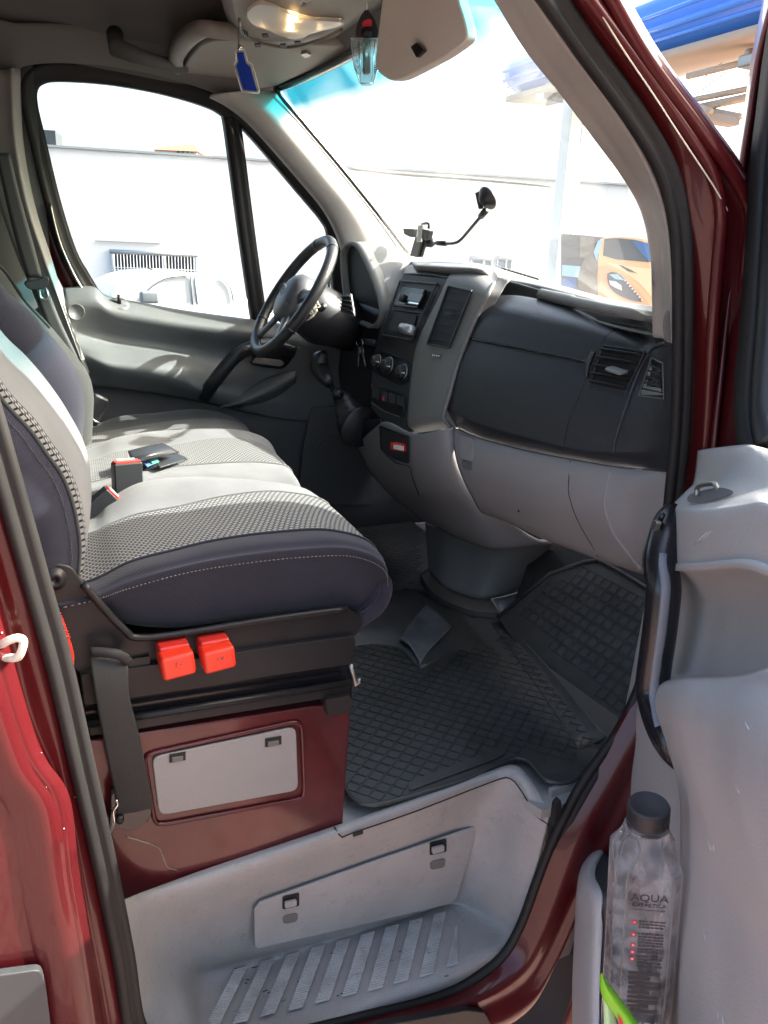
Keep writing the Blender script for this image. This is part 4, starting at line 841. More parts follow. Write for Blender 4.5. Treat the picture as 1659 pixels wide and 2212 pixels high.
# bezel, radio, cubby
bz = [FP(x, y, .003) for x, y in ((866, 607), (945, 614), (890, 736), (826, 724))]
bm = bmesh.new()
for i in range(4): bar(bm, bz[i], bz[(i+1) % 4], .006, .005, fn)
bar(bm, FP(850, 669, .003), FP(916, 677, .003), .005, .004, fn)
fin(bm, 'bezel', M['black_plastic'], fas, bevel=.0015)
ra = [FP(x, y, .0035) for x, y in ((873, 621), (924, 627), (906, 668), (856, 662))]
radio = prism('radio', ra, fn*.010, M['gloss_black'], fas, bevel=.002)
prism('display', [FP(x, y, .0145) for x, y in ((886, 632), (914, 636), (907, 652), (880, 648))], fn*.001, M['lock_dark'], radio)
lathe('volume_knob', [(.011, 0), (.010, .012), (.008, .013)], FP(872, 645, .013), fn, M['black_plastic'], radio, 18)
bm = bmesh.new()
for k in range(7): add_box(bm, FP(876+k*4.2, 655.5+k*.7, .0150), (.003, .005, .006))
fin(bm, 'preset_button', M['gloss_black'], radio)
prism('radio_trim', [FP(x, y, .0145) for x, y in ((884, 652), (905, 655), (903, 659), (882, 656))], fn*.001, M['chrome'], radio)
cub = [FP(x, y, .004) for x, y in ((850, 674), (901, 681), (888, 722), (838, 714))]
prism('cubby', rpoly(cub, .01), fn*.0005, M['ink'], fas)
tag(lathe('battery_can', [(.0, 0), (.0135, .001), (.0135, .014), (.0143, .016), (.0143, .045), (.0135, .047), (.0135, .052), (.0, .053)], FP(868, 708, .020), (.1, -1, -.05), M['silver_plastic'], None, 20), 'small silver cylindrical can lying in the cubby under the radio', 'can')
# knobs
kp = prism('knob_panel', rpoly([FP(x, y, .001) for x, y in ((806, 765), (826, 758), (880, 776), (890, 800), (884, 824), (868, 834), (850, 826), (812, 806), (803, 790))], .015), fn*.003, M['gloss_black'], fas, bevel=.001)
for (x, y, r) in ((816, 780, .019), (840, 790, .024), (871, 804, .022)):
    kb = lathe('dial', [(r, 0), (r*.96, .010), (r*.9, .013), (r*.62, .014), (r*.6, .020), (r*.5, .022)], FP(x, y, .003), fn, M['black_plastic'], fas, 28)
    bm = bmesh.new(); bar(bm, FP(x-4, y+1, .0255), FP(x+3, y+2, .0255), .003, .001, fn); fin(bm, 'dial_mark', M['white_ink'], kb)
    lathe('dial_ring', [(r+.0015, 0), (r+.0015, .002)], FP(x, y, .0035), fn, M['dull_metal'], kb, 28)
# switch row
sw = prism('switch_row', rpoly([FP(x, y, .001) for x, y in ((802, 829), (878, 852), (874, 902), (840, 894), (803, 866))], .012), fn*.004, M['gloss_black'], fas, bevel=.0015)
for k in range(4):
    x = 806+k*17.5; y = 838+k*5
    prism('switch', rpoly([FP(x, y, .006), FP(x+15, y+4.5, .006), FP(x+14, y+26, .006), FP(x-.5, y+20, .006)], .002), fn*.003, M['black_plastic'], sw, bevel=.0008)
prism('hazard_mark', [FP(826, 865, .0105), FP(831, 866, .0105), FP(829, 854, .0105)], fn*.0004, M['red_ink'], sw)
tube('chrome_line', [FP(803, 870, .006), FP(830, 888, .006), (FP(862, 900, .006))], .0012, M['dull_metal'], sw, 6, smoothn=3)
# light console trunk
CT = [[(768, 962, 'X', .56), (822, 912, 'X', .50), (888, 937, 'X', .488), (938, 932, 'X', .49), (976, 925, 'X', .52), (990, 930, 'X', .57)],
      [(798, 1018, 'X', .58), (826, 980, 'X', .52), (890, 1006, 'X', .50), (938, 1008, 'X', .50), (978, 985, 'X', .525), (1000, 990, 'X', .58)],
      [(840, 1066, 'X', .61), (858, 1046, 'X', .56), (908, 1062, 'X', .54), (952, 1062, 'X', .54), (992, 1050, 'X', .56), (1034, 1062, 'X', .61)],
      [(882, 1100, 'X', .66), (900, 1088, 'X', .62), (935, 1100, 'X', .60), (978, 1108, 'X', .60), (1024, 1108, 'X', .61), (1085, 1118, 'X', .66)],
      [(921, 1128, 'X', .72), (945, 1138, 'X', .69), (985, 1160, 'X', .675), (1030, 1176, 'X', .67), (1076, 1182, 'X', .68), (1165, 1170, 'X', .74)]]
ct = loft('console_trunk', CT+[[V(q)+Vector((.05, 0, .0)) for q in CT[-1]]], M['dash_light2'] if 'dash_light2' in M else mat('dash_light2', (.20, .20, .207), .55, bump=.15, bscale=900, noise=.05), da, 6, 6, solid=.006)
cubo = [P(x, y, 'X', v) for x, y, v in ((823, 920, .498), (884, 943, .484), (884, 999, .492), (856, 990, .497), (826, 968, .502))]
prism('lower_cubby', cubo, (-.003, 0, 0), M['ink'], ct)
bm = bmesh.new()
for i in range(5): bar(bm, cubo[i]+Vector((-.003, 0, 0)), cubo[(i+1) % 5]+Vector((-.003, 0, 0)), .004, .003, (-1, 0, 0))
fin(bm, 'cubby_rim', M['gloss_black'], ct, bevel=.001)
tube('drawer_line', [(826, 975, 'X', .506), (856, 1000, 'X', .505), (884, 1008, 'X', .493), (890, 1030, 'X', .500), (905, 1070, 'X', .538)], .0013, M['rubber'], ct, 6, smoothn=3)
cg = box('cigarette_pack', P(861, 965, 'X', .475), (.02, .050, .020), M['red_plastic'], None, Matrix.Rotation(.12, 3, 'Z')@Matrix.Rotation(-.1, 3, 'X'), bevel=.0015)
tag(cg, 'red and white cigarette pack lying in the lower centre cubby', 'cigarette pack')
box('pack_front', P(861, 967, 'X', .463), (.003, .046, .012), M['white_plastic'], cg, Matrix.Rotation(.12, 3, 'Z')@Matrix.Rotation(-.1, 3, 'X'), bevel=.001)
# dark column below
cc0 = [(918, 1124, 'X', .80), (950, 1138, 'X', .735), (1010, 1170, 'X', .72), (1076, 1180, 'X', .73), (1150, 1172, 'X', .77), (1192, 1175, 'X', .85)]
cc1 = [(926, 1228, 'Z', .668), (956, 1264, 'Z', .668), (1010, 1287, 'Z', .668), (1060, 1293, 'Z', .668), (1143, 1268, 'Z', .668), (1184, 1228, 'Z', .70)]
loft('column_base', [cc0, [V(a).lerp(V(b_), .5) for a, b_ in zip(cc0, cc1)], cc1], M['dash_mid'], da, 6, 4, solid=.006)
rg = [(908, 1242, 'Z', .664), (938, 1284, 'Z', .664), (1006, 1316, 'Z', .664), (1078, 1324, 'Z', .664)]
loft('base_ring', [cc1[:4], [V(p).lerp(V(q), .9)+Vector((0, 0, .002)) for p, q in zip(cc1[:4], rg)], rg, [V(q)+Vector((0, 0, -.02)) for q in rg]], M['dash_dull'] if 'dash_dull' in M else mat('dash_dull', (.07, .068, .06), .4, noise=.2), da, 5, 3, solid=.004)
loft('base_wedge', [[(1066, 1294, 'Z', .667), (1110, 1284, 'Z', .667), (1143, 1268, 'Z', .667), (1184, 1230, 'Z', .70)], [(1084, 1322, 'Z', .662), (1120, 1296, 'Z', .662), (1160, 1268, 'Z', .662), (1200, 1240, 'Z', .69)]], M['dash_light2'], da, 4, 2, solid=.004)
# instrument hood
hd = [(749, 567), (750, 545), (757, 530), (768, 526), (780, 530), (794, 552), (810, 587), (825, 629), (833, 668), (828, 694), (815, 706), (795, 700), (772, 688), (760, 660), (752, 610)]
HD = [P(x, y, 'X', .60) for x, y in hd]
hood = prism('instrument_hood', cr(HD, 3, True), (.05, 0, 0), M['vent_black'], da, bevel=.003)
sweep('hood_rim', [p+Vector((-.0, 0, 0)) for p in HD], [(-.006, .02), (-.006, -.02), (.004, -.022), (.006, .02)], M['dash_mid'], hood, (1, 0, 0), 3, cyc=True)
loft('hood_shell', [[p+Vector((0, 0, 0)) for p in HD[1:9]], [p+Vector((.10, 0, .01)) for p in HD[1:9]], [p+Vector((.25, 0, -.06)) for p in HD[1:9]]], M['dash_mid'], da, 4, 3, solid=.004)
vent(da, [(744, 640), (760, 636), (768, 684), (740, 672)], .12, 4, 'side_vent', sw=.01)
prism('knee_panel', [(752, 688, 'X', .60), (784, 690, 'X', .60), (826, 700, 'X', .60), (812, 750, 'X', .60), (802, 830, 'X', .60), (800, 900, 'X', .60), (775, 945, 'X', .60), (745, 905, 'X', .60), (728, 800, 'X', .60), (735, 740, 'X', .60)], (.10, 0, 0), M['black_plastic'], da, bevel=.01)
loft('driver_dash_skin', [[Vector((.62, 1.66, 1.44)), Vector((.60, 1.45, 1.45)), Vector((.60, 1.25, 1.44)), Vector((.62, 1.12, 1.50))], [Vector((.66, 1.66, 1.2)), Vector((.64, 1.45, 1.18)), Vector((.64, 1.25, 1.15)), Vector((.62, 1.12, 1.15))], [Vector((.80, 1.66, .98)), Vector((.78, 1.45, .95)), Vector((.76, 1.25, .92)), Vector((.74, 1.12, .90))]], M['black_plastic'], da, 5, 5, solid=.01)
loft('driver_top_pad', [[Vector((.62, 1.66, 1.44)), Vector((.60, 1.45, 1.45)), Vector((.60, 1.25, 1.44)), Vector((.62, 1.12, 1.50))], [Vector((.78, 1.66, 1.49)), Vector((.84, 1.45, 1.50)), Vector((.86, 1.25, 1.51)), Vector((.88, 1.05, 1.53))]], M['dash_mid'], da, 5, 3, solid=.01)

# ================================================================== STEERING WHEEL
wc = P(632, 640, 'Y', 1.35); ti_ = math.radians(33); wy = math.radians(-5)
Rz = Matrix.Rotation(wy, 3, 'Z'); wu = Rz@Vector((math.sin(ti_), 0, math.cos(ti_))); wv_ = Rz@Vector((0, 1, 0)); wn = wu.cross(wv_)
if wn.x > 0: wn = -wn
sw_ = thing('steering_wheel', 'black leather covered steering wheel with a grey airbag hub', 'steering wheel', wc)
ring = lambda r, o, a: wc+wu*(r*math.cos(a))+wv_*(r*math.sin(a))+wn*o
bm = bmesh.new(); add_tube(bm, [ring(.190, 0, 2*math.pi*k/72) for k in range(72)], .0165, 14, True)
rim = fin(bm, 'rim', M['leather'], sw_)
for a in (-.55, .35, 2.1, 4.2):
    bm = bmesh.new(); add_tube(bm, [ring(.190, 0, a+d) for d in (-.02, 0, .02)], .0178, 14); fin(bm, 'stitch_band', M['leather'], rim)
hub = loft('hub', [[ring(.0, .030, 0)]*3]+[[ring(r, o, 2*math.pi*k/16+0) for k in range(17)] for r, o in ((.03, .030), (.06, .022), (.078, .0), (.08, -.03))] if False else [[ring(r*(1.15 if math.cos(2*math.pi*k/16) < -.2 else 1), o, 2*math.pi*k/16) for k in range(17)] for r, o in ((.001, .034), (.03, .032), (.058, .022), (.072, .004), (.075, -.03))], M['hub_grey'] if 'hub_grey' in M else mat('hub_grey', (.075, .075, .085), .38, bump=.1), sw_, 2, 4)
for a in (1.45, -1.45, 2.55, -2.55):
    bm = bmesh.new(); add_tube(bm, [ring(.05, -.004, a), ring(.10, -.006, a), ring(.15, -.004, a), ring(.188, 0, a)], [(.028, .012), (.018, .009), (.015, .008), (.022, .010)], 12, flat=wn.cross(ring(1, 0, a)-wc))
    fin(bm, 'spoke', M['hub_grey'], sw_)
bm = bmesh.new(); add_tube(bm, [ring(.016, .0345, 2*math.pi*k/24) for k in range(24)], .0016, 6, True)
for k in range(3): add_tube(bm, [ring(0, .0345, 0), ring(.016, .0345, 2*math.pi*k/3)], .0014, 6)
fin(bm, 'emblem', M['silver_plastic'], sw_)
col_ = thing('steering_column', 'black steering column shroud between the wheel and the dashboard', 'steering column', wc-wn*.1)
bm = bmesh.new(); _e = P(752, 700, 'X', .60); add_tube(bm, [wc-wn*.02, wc-wn*.05, wc-wn*.10, (wc-wn*.10).lerp(_e, .5), _e], [(.06, .06), (.080, .080), (.088, .085), (.085, .08), (.09, .075)], 20)
fin(bm, 'shroud', M['black_plastic'], col_)
bm = bmesh.new(); add_tube(bm, [wc-wn*.06-wv_*.08, wc-wn*.05-wv_*.15, wc-wn*.045-wv_*.17+wu*.01], [.006, .007, .010], 10); fin(bm, 'stalk', M['black_plastic'], col_)
# torn wheel-cover lacing behind the rim
bm = bmesh.new()
for k in range(14):
    a = -1.75+k*.02; p = ring(.176, -.015, a); add_tube(bm, [p, p-wn*.02+wu*random.uniform(-.02, .01), p-wn*.012-wu*.02+wv_*random.uniform(-.01, .015)], .0016, 5)
fin(bm, 'loose_lacing', M['wire_beige'], rim)
# ignition and keys
ign = tube('ignition_lock', [(772, 735, 'X', .585), (786, 737, 'X', .58), (812, 742, 'X', .585)], [.006, .010, .012], M['black_plastic'], col_, 12)
ky = thing('key_bunch', 'bunch of metal keys hanging from the ignition', 'keys', P(777, 745, 'X', .56))
bm = bmesh.new(); add_tube(bm, [P(777+7*math.cos(a), 741+9*math.sin(a), 'X', .565) for a in [2*math.pi*k/20 for k in range(20)]], .0013, 6, True); fin(bm, 'key_ring', M['chrome'], ky)
for (x0_, y0_, x1_, y1_) in ((776, 750, 774, 792), (781, 750, 790, 792)):
    a = P(x0_, y0_, 'X', .56); b_ = P(x1_, y1_, 'X', .56); m_ = a.lerp(b_, .38)
    bm = bmesh.new(); add_tube(bm, [a, a.lerp(m_, .5), m_], [(.005, .0015), (.011, .0018), (.007, .0015)], 12, flat=(0, 1, 0)); bar(bm, m_, b_, .006, .0015, (-1, 0, 0)); fin(bm, 'key', M['dull_metal'], ky)
# ================================================================== GEAR LEVER
ge = thing('gear_lever', 'black leather gear lever with a gathered boot beside the centre console', 'gear lever', P(770, 900, 'X', .52))
gk = [(700, 764, 8), (692, 773, 17), (690, 785, 21), (692, 797, 21), (697, 808, 18), (704, 818, 14), (711, 828, 11)]
tube('knob', [(x, y, 'X', .46) for x, y, r in gk], [r*2.55/1714 for x, y, r in gk], M['leather'], ge, 16)
tube('shaft', [(709, 825, 'X', .463), (722, 843, 'X', .47), (736, 858, 'X', .48)], .009, M['gloss_black'], ge, 12)
tube('collar', [(727, 848, 'X', .473), (733, 856, 'X', .477)], .016, M['black_plastic'], ge, 14)
gb = [(733, 853, 14), (742, 866, 20), (750, 882, 27), (758, 900, 34), (768, 915, 42), (780, 925, 50)]
bm = bmesh.new(); path = cr([P(x, y, 'X', .50+(y-853)*.0004) for x, y, r in gb], 4); rr = []
for i in range(len(path)):
    t = i/(len(path)-1); r_ = (17+40*t)*2.05/1714; rr.append(r_*(1+.05*math.sin(i*2.1)))
add_tube(bm, path, rr, 26)
me_t = bmesh.ops.recalc_face_normals(bm, faces=bm.faces[:])
for v in bm.verts:
    a = math.atan2(v.co.z-path[0].z, v.co.y-path[0].y); v.co += Vector((.003*math.sin(a*9), 0, 0))
fin(bm, 'boot', M['leather'], ge)
prism('boot_frame', [(762, 968, 'X', .565), (752, 940, 'X', .57), (790, 905, 'X', .53), (822, 905, 'X', .50), (822, 914, 'X', .498), (795, 935, 'X', .52)], (.01, 0, 0), M['gloss_black'], ge, bevel=.003)
# ================================================================== FLOOR MAT
mt = thing('floor_mat', 'black rubber floor mat with raised squares covering the cab floor', 'floor mat', (.4, .5, .64))
mz = .646
edge = [(742, 1690), (752, 1716), (772, 1734), (800, 1740), (832, 1736), (930, 1709), (1010, 1684), (1090, 1648), (1118, 1640), (1142, 1648), (1172, 1682), (1200, 1692), (1238, 1688), (1262, 1662)]
E3 = [P(x, y, 'Z', mz) for x, y in edge]
# break line between floor and toe board lies at X = bx_
BXL = .62
outl = E3+[Vector((.60, .05, mz)), Vector((BXL+.03, .10, mz)), Vector((.70, .42, mz)), Vector((.72, .66, mz)), P(1078, 1326, 'Z', mz), P(1006, 1320, 'Z', mz), P(938, 1288, 'Z', mz), P(908, 1244, 'Z', mz), Vector((.86, 1.2, mz)), Vector((.90, 1.55, mz)), Vector((-.1, 1.55, mz)), Vector((-.1, .9, mz)), Vector((.0, .22, mz))]
outl = rpoly(outl, .015)
base = prism('mat_base', outl, (0, 0, -.005), M['rubber_mat'], mt, bevel=.0015)
bm = bmesh.new(); add_tube(bm, [p+Vector((0, 0, .001)) for p in cr(E3, 3)], .0045, 8); fin(bm, 'mat_rim', M['rubber_mat'], mt)
toe = [(1078, 1332, .646), (1100, 1310, .655)]
TP = lambda x, y, o=0: P(x, y, 'T', o)
tq = [Vector((.655, .09, mz)), Vector((.70, .42, mz)), Vector((.715, .66, mz)), TP(1190, 1236, .003), TP(1262, 1212, .003), TP(1300, 1211, .003), TP(1392, 1268, .003), TP(1400, 1330, .003), TP(1395, 1450, .003)]
tq = [(1076, 1334), (1186, 1240), (1264, 1214), (1294, 1210), (1345, 1238), (1400, 1272), (1412, 1380), (1395, 1480), (1340, 1570), (1290, 1610), (1190, 1490), (1120, 1400)]
TQ = [TP(x, y, .004) for x, y in tq]
prism('toe_board', TQ, (.004, 0, -.004), M['rubber_mat'], mt, bevel=.0015)
tube('mat_rim', [TP(x, y, .006) for x, y in tq[:7]], .006, M['rubber_mat'], mt, 8)
prism('carpet', [TP(x, y, -.01) for x, y in ((1150, 1190), (1300, 1180), (1440, 1240), (1440, 1600), (1250, 1500), (1100, 1330))], (.004, 0, -.004), M['rubber'], van)
def inpoly(p, poly):
    c = False; n = len(poly)
    for i in range(n):
        a, b_ = poly[i], poly[i-1]
        if (a[1] > p[1]) != (b_[1] > p[1]) and p[0] < (b_[0]-a[0])*(p[1]-a[1])/(b_[1]-a[1])+a[0]: c = not c
    return c
def pix(v):
    d = v-CAM; z = d.dot(FW); return 829.5+FPX*d.dot(RT)/z, 1106-FPX*d.dot(UP)/z
zone1 = [V(p) for p in [P(x, y, 'Z', mz) for x, y in ((758, 1700), (770, 1722), (830, 1728), (885, 1712), (885, 1690), (1062, 1628), (1095, 1618), (1240, 1640), (1256, 1600), (1128, 1450), (1060, 1402), (995, 1412), (950, 1440), (905, 1452), (862, 1396), (800, 1380), (740, 1400), (740, 1600))]]
zone1 = [(p.x, p.y) for p in zone1]
zone2 = [P(x, y, 'Z', mz) for x, y in ((850, 1285), (905, 1250), (935, 1292), (1000, 1326), (1020, 1340), (990, 1352), (940, 1300), (880, 1300))]; zone2 = [(p.x, p.y) for p in zone2]
zone3 = [P(x, y, 'Z', mz) for x, y in ((760, 1150), (905, 1140), (905, 1235), (800, 1280))]; zone3 = [(p.x, p.y) for p in zone3]
bm = bmesh.new(); s = .0262; r2_ = math.sqrt(.5)
def squares(bm, zones, s, ang, z, only=None):
    ca_, sa_ = math.cos(ang), math.sin(ang)
    for i in range(-90, 90):
        for j in range(-90, 90):
            cx, cy = (i+.5)*s, (j+.5)*s
            x = cx*ca_-cy*sa_+.4; y = cx*sa_+cy*ca_+.5
            if not any(inpoly((x, y), zn) for zn in zones): continue
            h = s*.44; q = [(-h, -h), (h, -h), (h, h), (-h, h)]
            pts = [Vector((x+a*ca_-b_*sa_, y+a*sa_+b_*ca_, z)) for a, b_ in q]
            for k in range(4): bar(bm, pts[k], pts[(k+1) % 4], .0022, .0016, (0, 0, 1))
squares(bm, [zone1, zone2, zone3], s, math.radians(38), mz)
sq1 = fin(bm, 'raised_squares', M['rubber_mat'], mt, smooth=False, recalc=False)
# toe board squares
tn_ = PLN['T'][1].normalized(); te = Vector((0, -1, 0)); tu = te.cross(tn_); tu = tu if tu.z > 0 else -tu
bm = bmesh.new(); o0 = TP(1230, 1400, .004)
zt = [(1110, 1326), (1190, 1262), (1262, 1232), (1296, 1232), (1390, 1290), (1400, 1380), (1384, 1470), (1340, 1540), (1240, 1430), (1170, 1370)]
for i in range(-40, 40):
    for j in range(-40, 40):
        s3 = .029; c = o0+te*((i+.5)*s3)+tu*((j+.5)*s3)
        if not inpoly(pix(c), zt): continue
        h = s3*.42; pts = [c+te*a+tu*b_ for a, b_ in ((-h, -h), (h, -h), (h, h), (-h, h))]
        for k in range(4): bar(bm, pts[k], pts[(k+1) % 4], .0018, .0014, tn_)
fin(bm, 'raised_squares', M['rubber_mat'], mt, smooth=False, recalc=False)
# channel with double squares and the foot hump
bm = bmesh.new()
for k in range(15):
    t = k/14; cx = 1088+t*(1290-1088); cy = 1378+t*(1598-1378); c = P(cx, cy, 'Z', mz+.003)
    o = (Vector((.0, .0, 0)))
    for a in (Vector((.012, .009, 0)), Vector((-.012, -.009, 0))):
        m_ = c+a*(1 if k % 2 else 1); h = .0105
        pts = [m_+Vector((p*.8-q*.6, p*.6+q*.8, 0))*h for p, q in ((-1, -1), (1, -1), (1, 1), (-1, 1))]
        for i in range(4): bar(bm, pts[i], pts[(i+1) % 4], .002, .0016, (0, 0, 1))
fin(bm, 'channel_squares', M['rubber_mat'], mt, smooth=False, recalc=False)
loft('mat_channel', [[(1060, 1345, 'Z', mz+.001), (1150, 1470, 'Z', mz+.001), (1250, 1620, 'Z', mz+.001)], [(1078, 1342, 'Z', mz+.003), (1172, 1458, 'Z', mz+.003), (1282, 1606, 'Z', mz+.003)], [(1086, 1336, 'Z', mz+.012), (1190, 1446, 'Z', mz+.016), (1310, 1590, 'Z', mz+.016)]], M['rubber_mat'], mt, 4, 4, solid=.003)
hump = [[(730, 1330, 'Z', mz+.002), (800, 1300, 'Z', mz+.003), (880, 1272, 'Z', mz+.002), (930, 1290, 'Z', mz+.004), (1000, 1325, 'Z', mz+.004), (1050, 1336, 'Z', mz-.003)],
        [(740, 1352, 'Z', mz+.016), (800, 1330, 'Z', mz+.018), (868, 1306, 'Z', mz+.018), (920, 1304, 'Z', mz+.016), (975, 1345, 'Z', mz+.008), (1040, 1356, 'Z', mz-.003)],
        [(750, 1372, 'Z', mz+.012), (800, 1358, 'Z', mz+.016), (860, 1352, 'Z', mz+.018), (915, 1368, 'Z', mz+.016), (975, 1376, 'Z', mz+.007), (1040, 1376, 'Z', mz-.003)],
        [(760, 1400, 'Z', mz+.0), (800, 1392, 'Z', mz+.001), (862, 1404, 'Z', mz+.001), (910, 1444, 'Z', mz), (975, 1412, 'Z', mz-.002), (1040, 1396, 'Z', mz-.004)]]
loft('foot_hump', hump, M['rubber_mat'], mt, 5, 5, solid=.003)
loft('worn_heel_pad', [[(862, 1380, 'Z', mz+.018), (893, 1336, 'Z', mz+.020), (922, 1302, 'Z', mz+.021)], [(885, 1395, 'Z', mz+.018), (918, 1360, 'Z', mz+.020), (950, 1326, 'Z', mz+.018)], [(908, 1436, 'Z', mz+.004), (930, 1402, 'Z', mz+.014), (976, 1354, 'Z', mz+.02)]], M['worn_metal'], mt, 5, 5, solid=.002)
prism('name_bar', rpoly([P(x, y, 'Z', mz+.001) for x, y in ((880, 1692), (1064, 1622), (1096, 1610), (1092, 1630), (1068, 1642), (884, 1710))], .006), (0, 0, .002), M['rubber_mat'], mt, bevel=.001)

# ================================================================== BENCH SEAT
be = thing('bench_seat', 'double passenger bench seat with checked cushions and navy side bolsters', 'seat', (-.2, .5, .64))
c0 = [(205, 1312), (262, 1345), (380, 1356), (520, 1340), (680, 1324), (785, 1316), (822, 1302)]
c1 = [(188, 1300), (275, 1272), (400, 1238), (520, 1218), (650, 1204), (765, 1203), (832, 1238)]
c2 = [(182, 1260), (280, 1215), (372, 1190), (475, 1166), (600, 1150), (720, 1147), (808, 1182)]
c3 = [(180, 1157), (240, 1131), (300, 1110), (390, 1093), (490, 1071), (602, 1062), (708, 1088)]
c4 = [(180, 1122), (236, 1078), (300, 1043), (380, 1031), (470, 1031), (560, 1039), (655, 1059)]
r_0 = L(c0, 'Y', .145); r_1 = L(c1, 'Y', .115); r_2 = L(c2, 'Y', .165); r_3 = L(c3, 'Y', .40); r_4 = L(c4, 'Y', .53)
r_5 = [p+Vector((0, .045, -.05)) for p in r_4]; r_6 = [p+Vector((0, .05, -.14)) for p in r_4]
rows = [r_0, r_1, r_2, r_3, r_4, r_5, r_6]
rows = [[r[0]+Vector((-.12, 0, -.01))]+r+[r[-1]+Vector((-.004, 0, -.07)), r[-1]+Vector((-.04, .0, -.12))] for r in rows]
rows[0] = rows[0][:-2]+[rows[0][-3]+Vector((-.01, .01, -.01)), rows[0][-3]+Vector((-.05, .02, -.015))]
rows[1] = rows[1][:-2]+[rows[1][-3]+Vector((.0, .01, -.06)), rows[1][-3]+Vector((-.04, .02, -.09))]
mm = [0, 0, 2, 1, 1, 1]
# pull the texture split so the bolster rolls over the edge before the check starts
rows.insert(2, [a.lerp(b_, .45)+Vector((0, -.016, .004)) for a, b_ in zip(rows[1], rows[2])])
cush = loft('seat_cushion', rows, FAB, be, 7, 6, mats=[0, 0, 0, 2, 1, 1, 1], solid=.01)
def stitch(nm, row, par, m='trim_grey', off=(0, -.002, .001), n=3, gap=.007):
    pth = cr(row, 14); bm = bmesh.new(); acc = 0; off = Vector(off)
    for a, b_ in zip(pth, pth[1:]):
        l = (b_-a).length; k = max(1, int(l/gap))
        for i in range(k):
            p = a.lerp(b_, (i+.2)/k)+off; q = a.lerp(b_, (i+.75)/k)+off; add_tube(bm, [p, q], .0008, 5)
    return fin(bm, nm, M[m], par)
stitch('stitching', rows[1], cush, 'trim_shade', (0, -.003, .001))
tube('seam_piping', [p+Vector((0, -.001, .0015)) for p in rows[3]], .0022, M['fab_navy'], cush, 6, smoothn=6)
tube('seam_piping', [p+Vector((0, .0, .001)) for p in rows[4]], .0016, M['fab_light'], cush, 6, smoothn=6)
tube('cross_seam', [(388, 1094, 'Y', .398), (396, 1130, 'Y', .32), (403, 1162, 'Y', .24), (408, 1182, 'Y', .168)], .0016, M['fab_light'], cush, 6, smoothn=5)
# second cushion
d0 = [(197, 1068), (260, 1050), (340, 1042), (440, 1036), (530, 1036), (600, 1046), (652, 1060)]
d1 = [(197, 1042), (262, 1024), (330, 1013), (400, 1006), (500, 999), (575, 1000), (628, 1016)]
d2 = [(193, 996), (250, 977), (318, 967), (385, 959), (470, 946), (545, 951), (600, 985)]
d3 = [(190, 970), (250, 946), (312, 934), (380, 929), (460, 928), (535, 934), (585, 962)]
s0 = L(d0, 'Y', .60); s1 = L(d1, 'Y', .68); s2 = L(d2, 'Y', .93); s3_ = L(d3, 'Y', 1.05)
rows = [[p+Vector((0, -.02, -.08)) for p in s0], s0, s1, s2, s3_, [p+Vector((0, .03, -.08)) for p in s3_]]
rows = [[r[0]+Vector((-.12, 0, -.01))]+r+[r[-1]+Vector((.0, 0, -.08)), r[-1]+Vector((-.04, 0, -.14))] for r in rows]
cu2 = loft('seat_cushion', rows, FAB, be, 7, 6, mats=[1, 1, 2, 1, 1], solid=.01)
tube('seam_piping', [p+Vector((0, -.001, .001)) for p in rows[2]], .002, M['fab_light'], cu2, 6, smoothn=6)
# backrests
b1 = [(-70, 745), (0, 858), (65, 930), (100, 980), (135, 1030), (160, 1100), (172, 1180), (168, 1240)]
b2 = [(-70, 600), (0, 723), (60, 785), (105, 838), (150, 903), (188, 980), (197, 1060), (186, 1125)]
k1 = L(b1, 'Y', .135); k2 = L(b2, 'Y', .31)
k1b = [p+Vector((-.05, -.02, -.01)) for p in k1]; k1c = [p+Vector((-.13, .0, -.03)) for p in k1]
k2a = [a.lerp(b_, .14)+Vector((.006, -.004, .002)) for a, b_ in zip(k1, k2)]
k3 = [p+Vector((-.002, .12, -.0)) for p in k2]; k4 = [p+Vector((-.04, .22, 0)) for p in k2]; k5 = [p+Vector((-.15, .24, 0)) for p in k2]
bk = loft('backrest', [[p+Vector((-.03, .08, 0)) for p in k1c], k1c, k1b, k1, k2a, k2, k3, k4, k5], FAB, be, 6, 6, mats=[0, 0, 0, 2, 1, 1, 1, 0], solid=.01)
stitch('stitching', [a.lerp(b_, .25)+Vector((0, -.0, 0)) for a, b_ in zip(k1, k1b)], bk, 'ink', (.001, -.005, 0))
tube('seam_piping', k1, .003, M['fab_char'], bk, 6, smoothn=6)
e2 = [(-60, 560), (0, 640), (50, 684), (100, 740), (140, 790), (162, 835), (169, 880), (166, 930), (160, 1000)]
g2 = L(e2, 'Y', .66)
bk2 = loft('backrest', [[p+Vector((-.15, -.05, 0)) for p in g2], [p+Vector((-.05, -.045, 0)) for p in g2], g2, [p+Vector((.006, .12, 0)) for p in g2], [p+Vector((.0, .28, 0)) for p in g2], [p+Vector((-.05, .33, 0)) for p in g2], [p+Vector((-.15, .34, 0)) for p in g2]], FAB, be, 6, 5, mats=[0, 0, 0, 0, 0, 0], solid=.01)
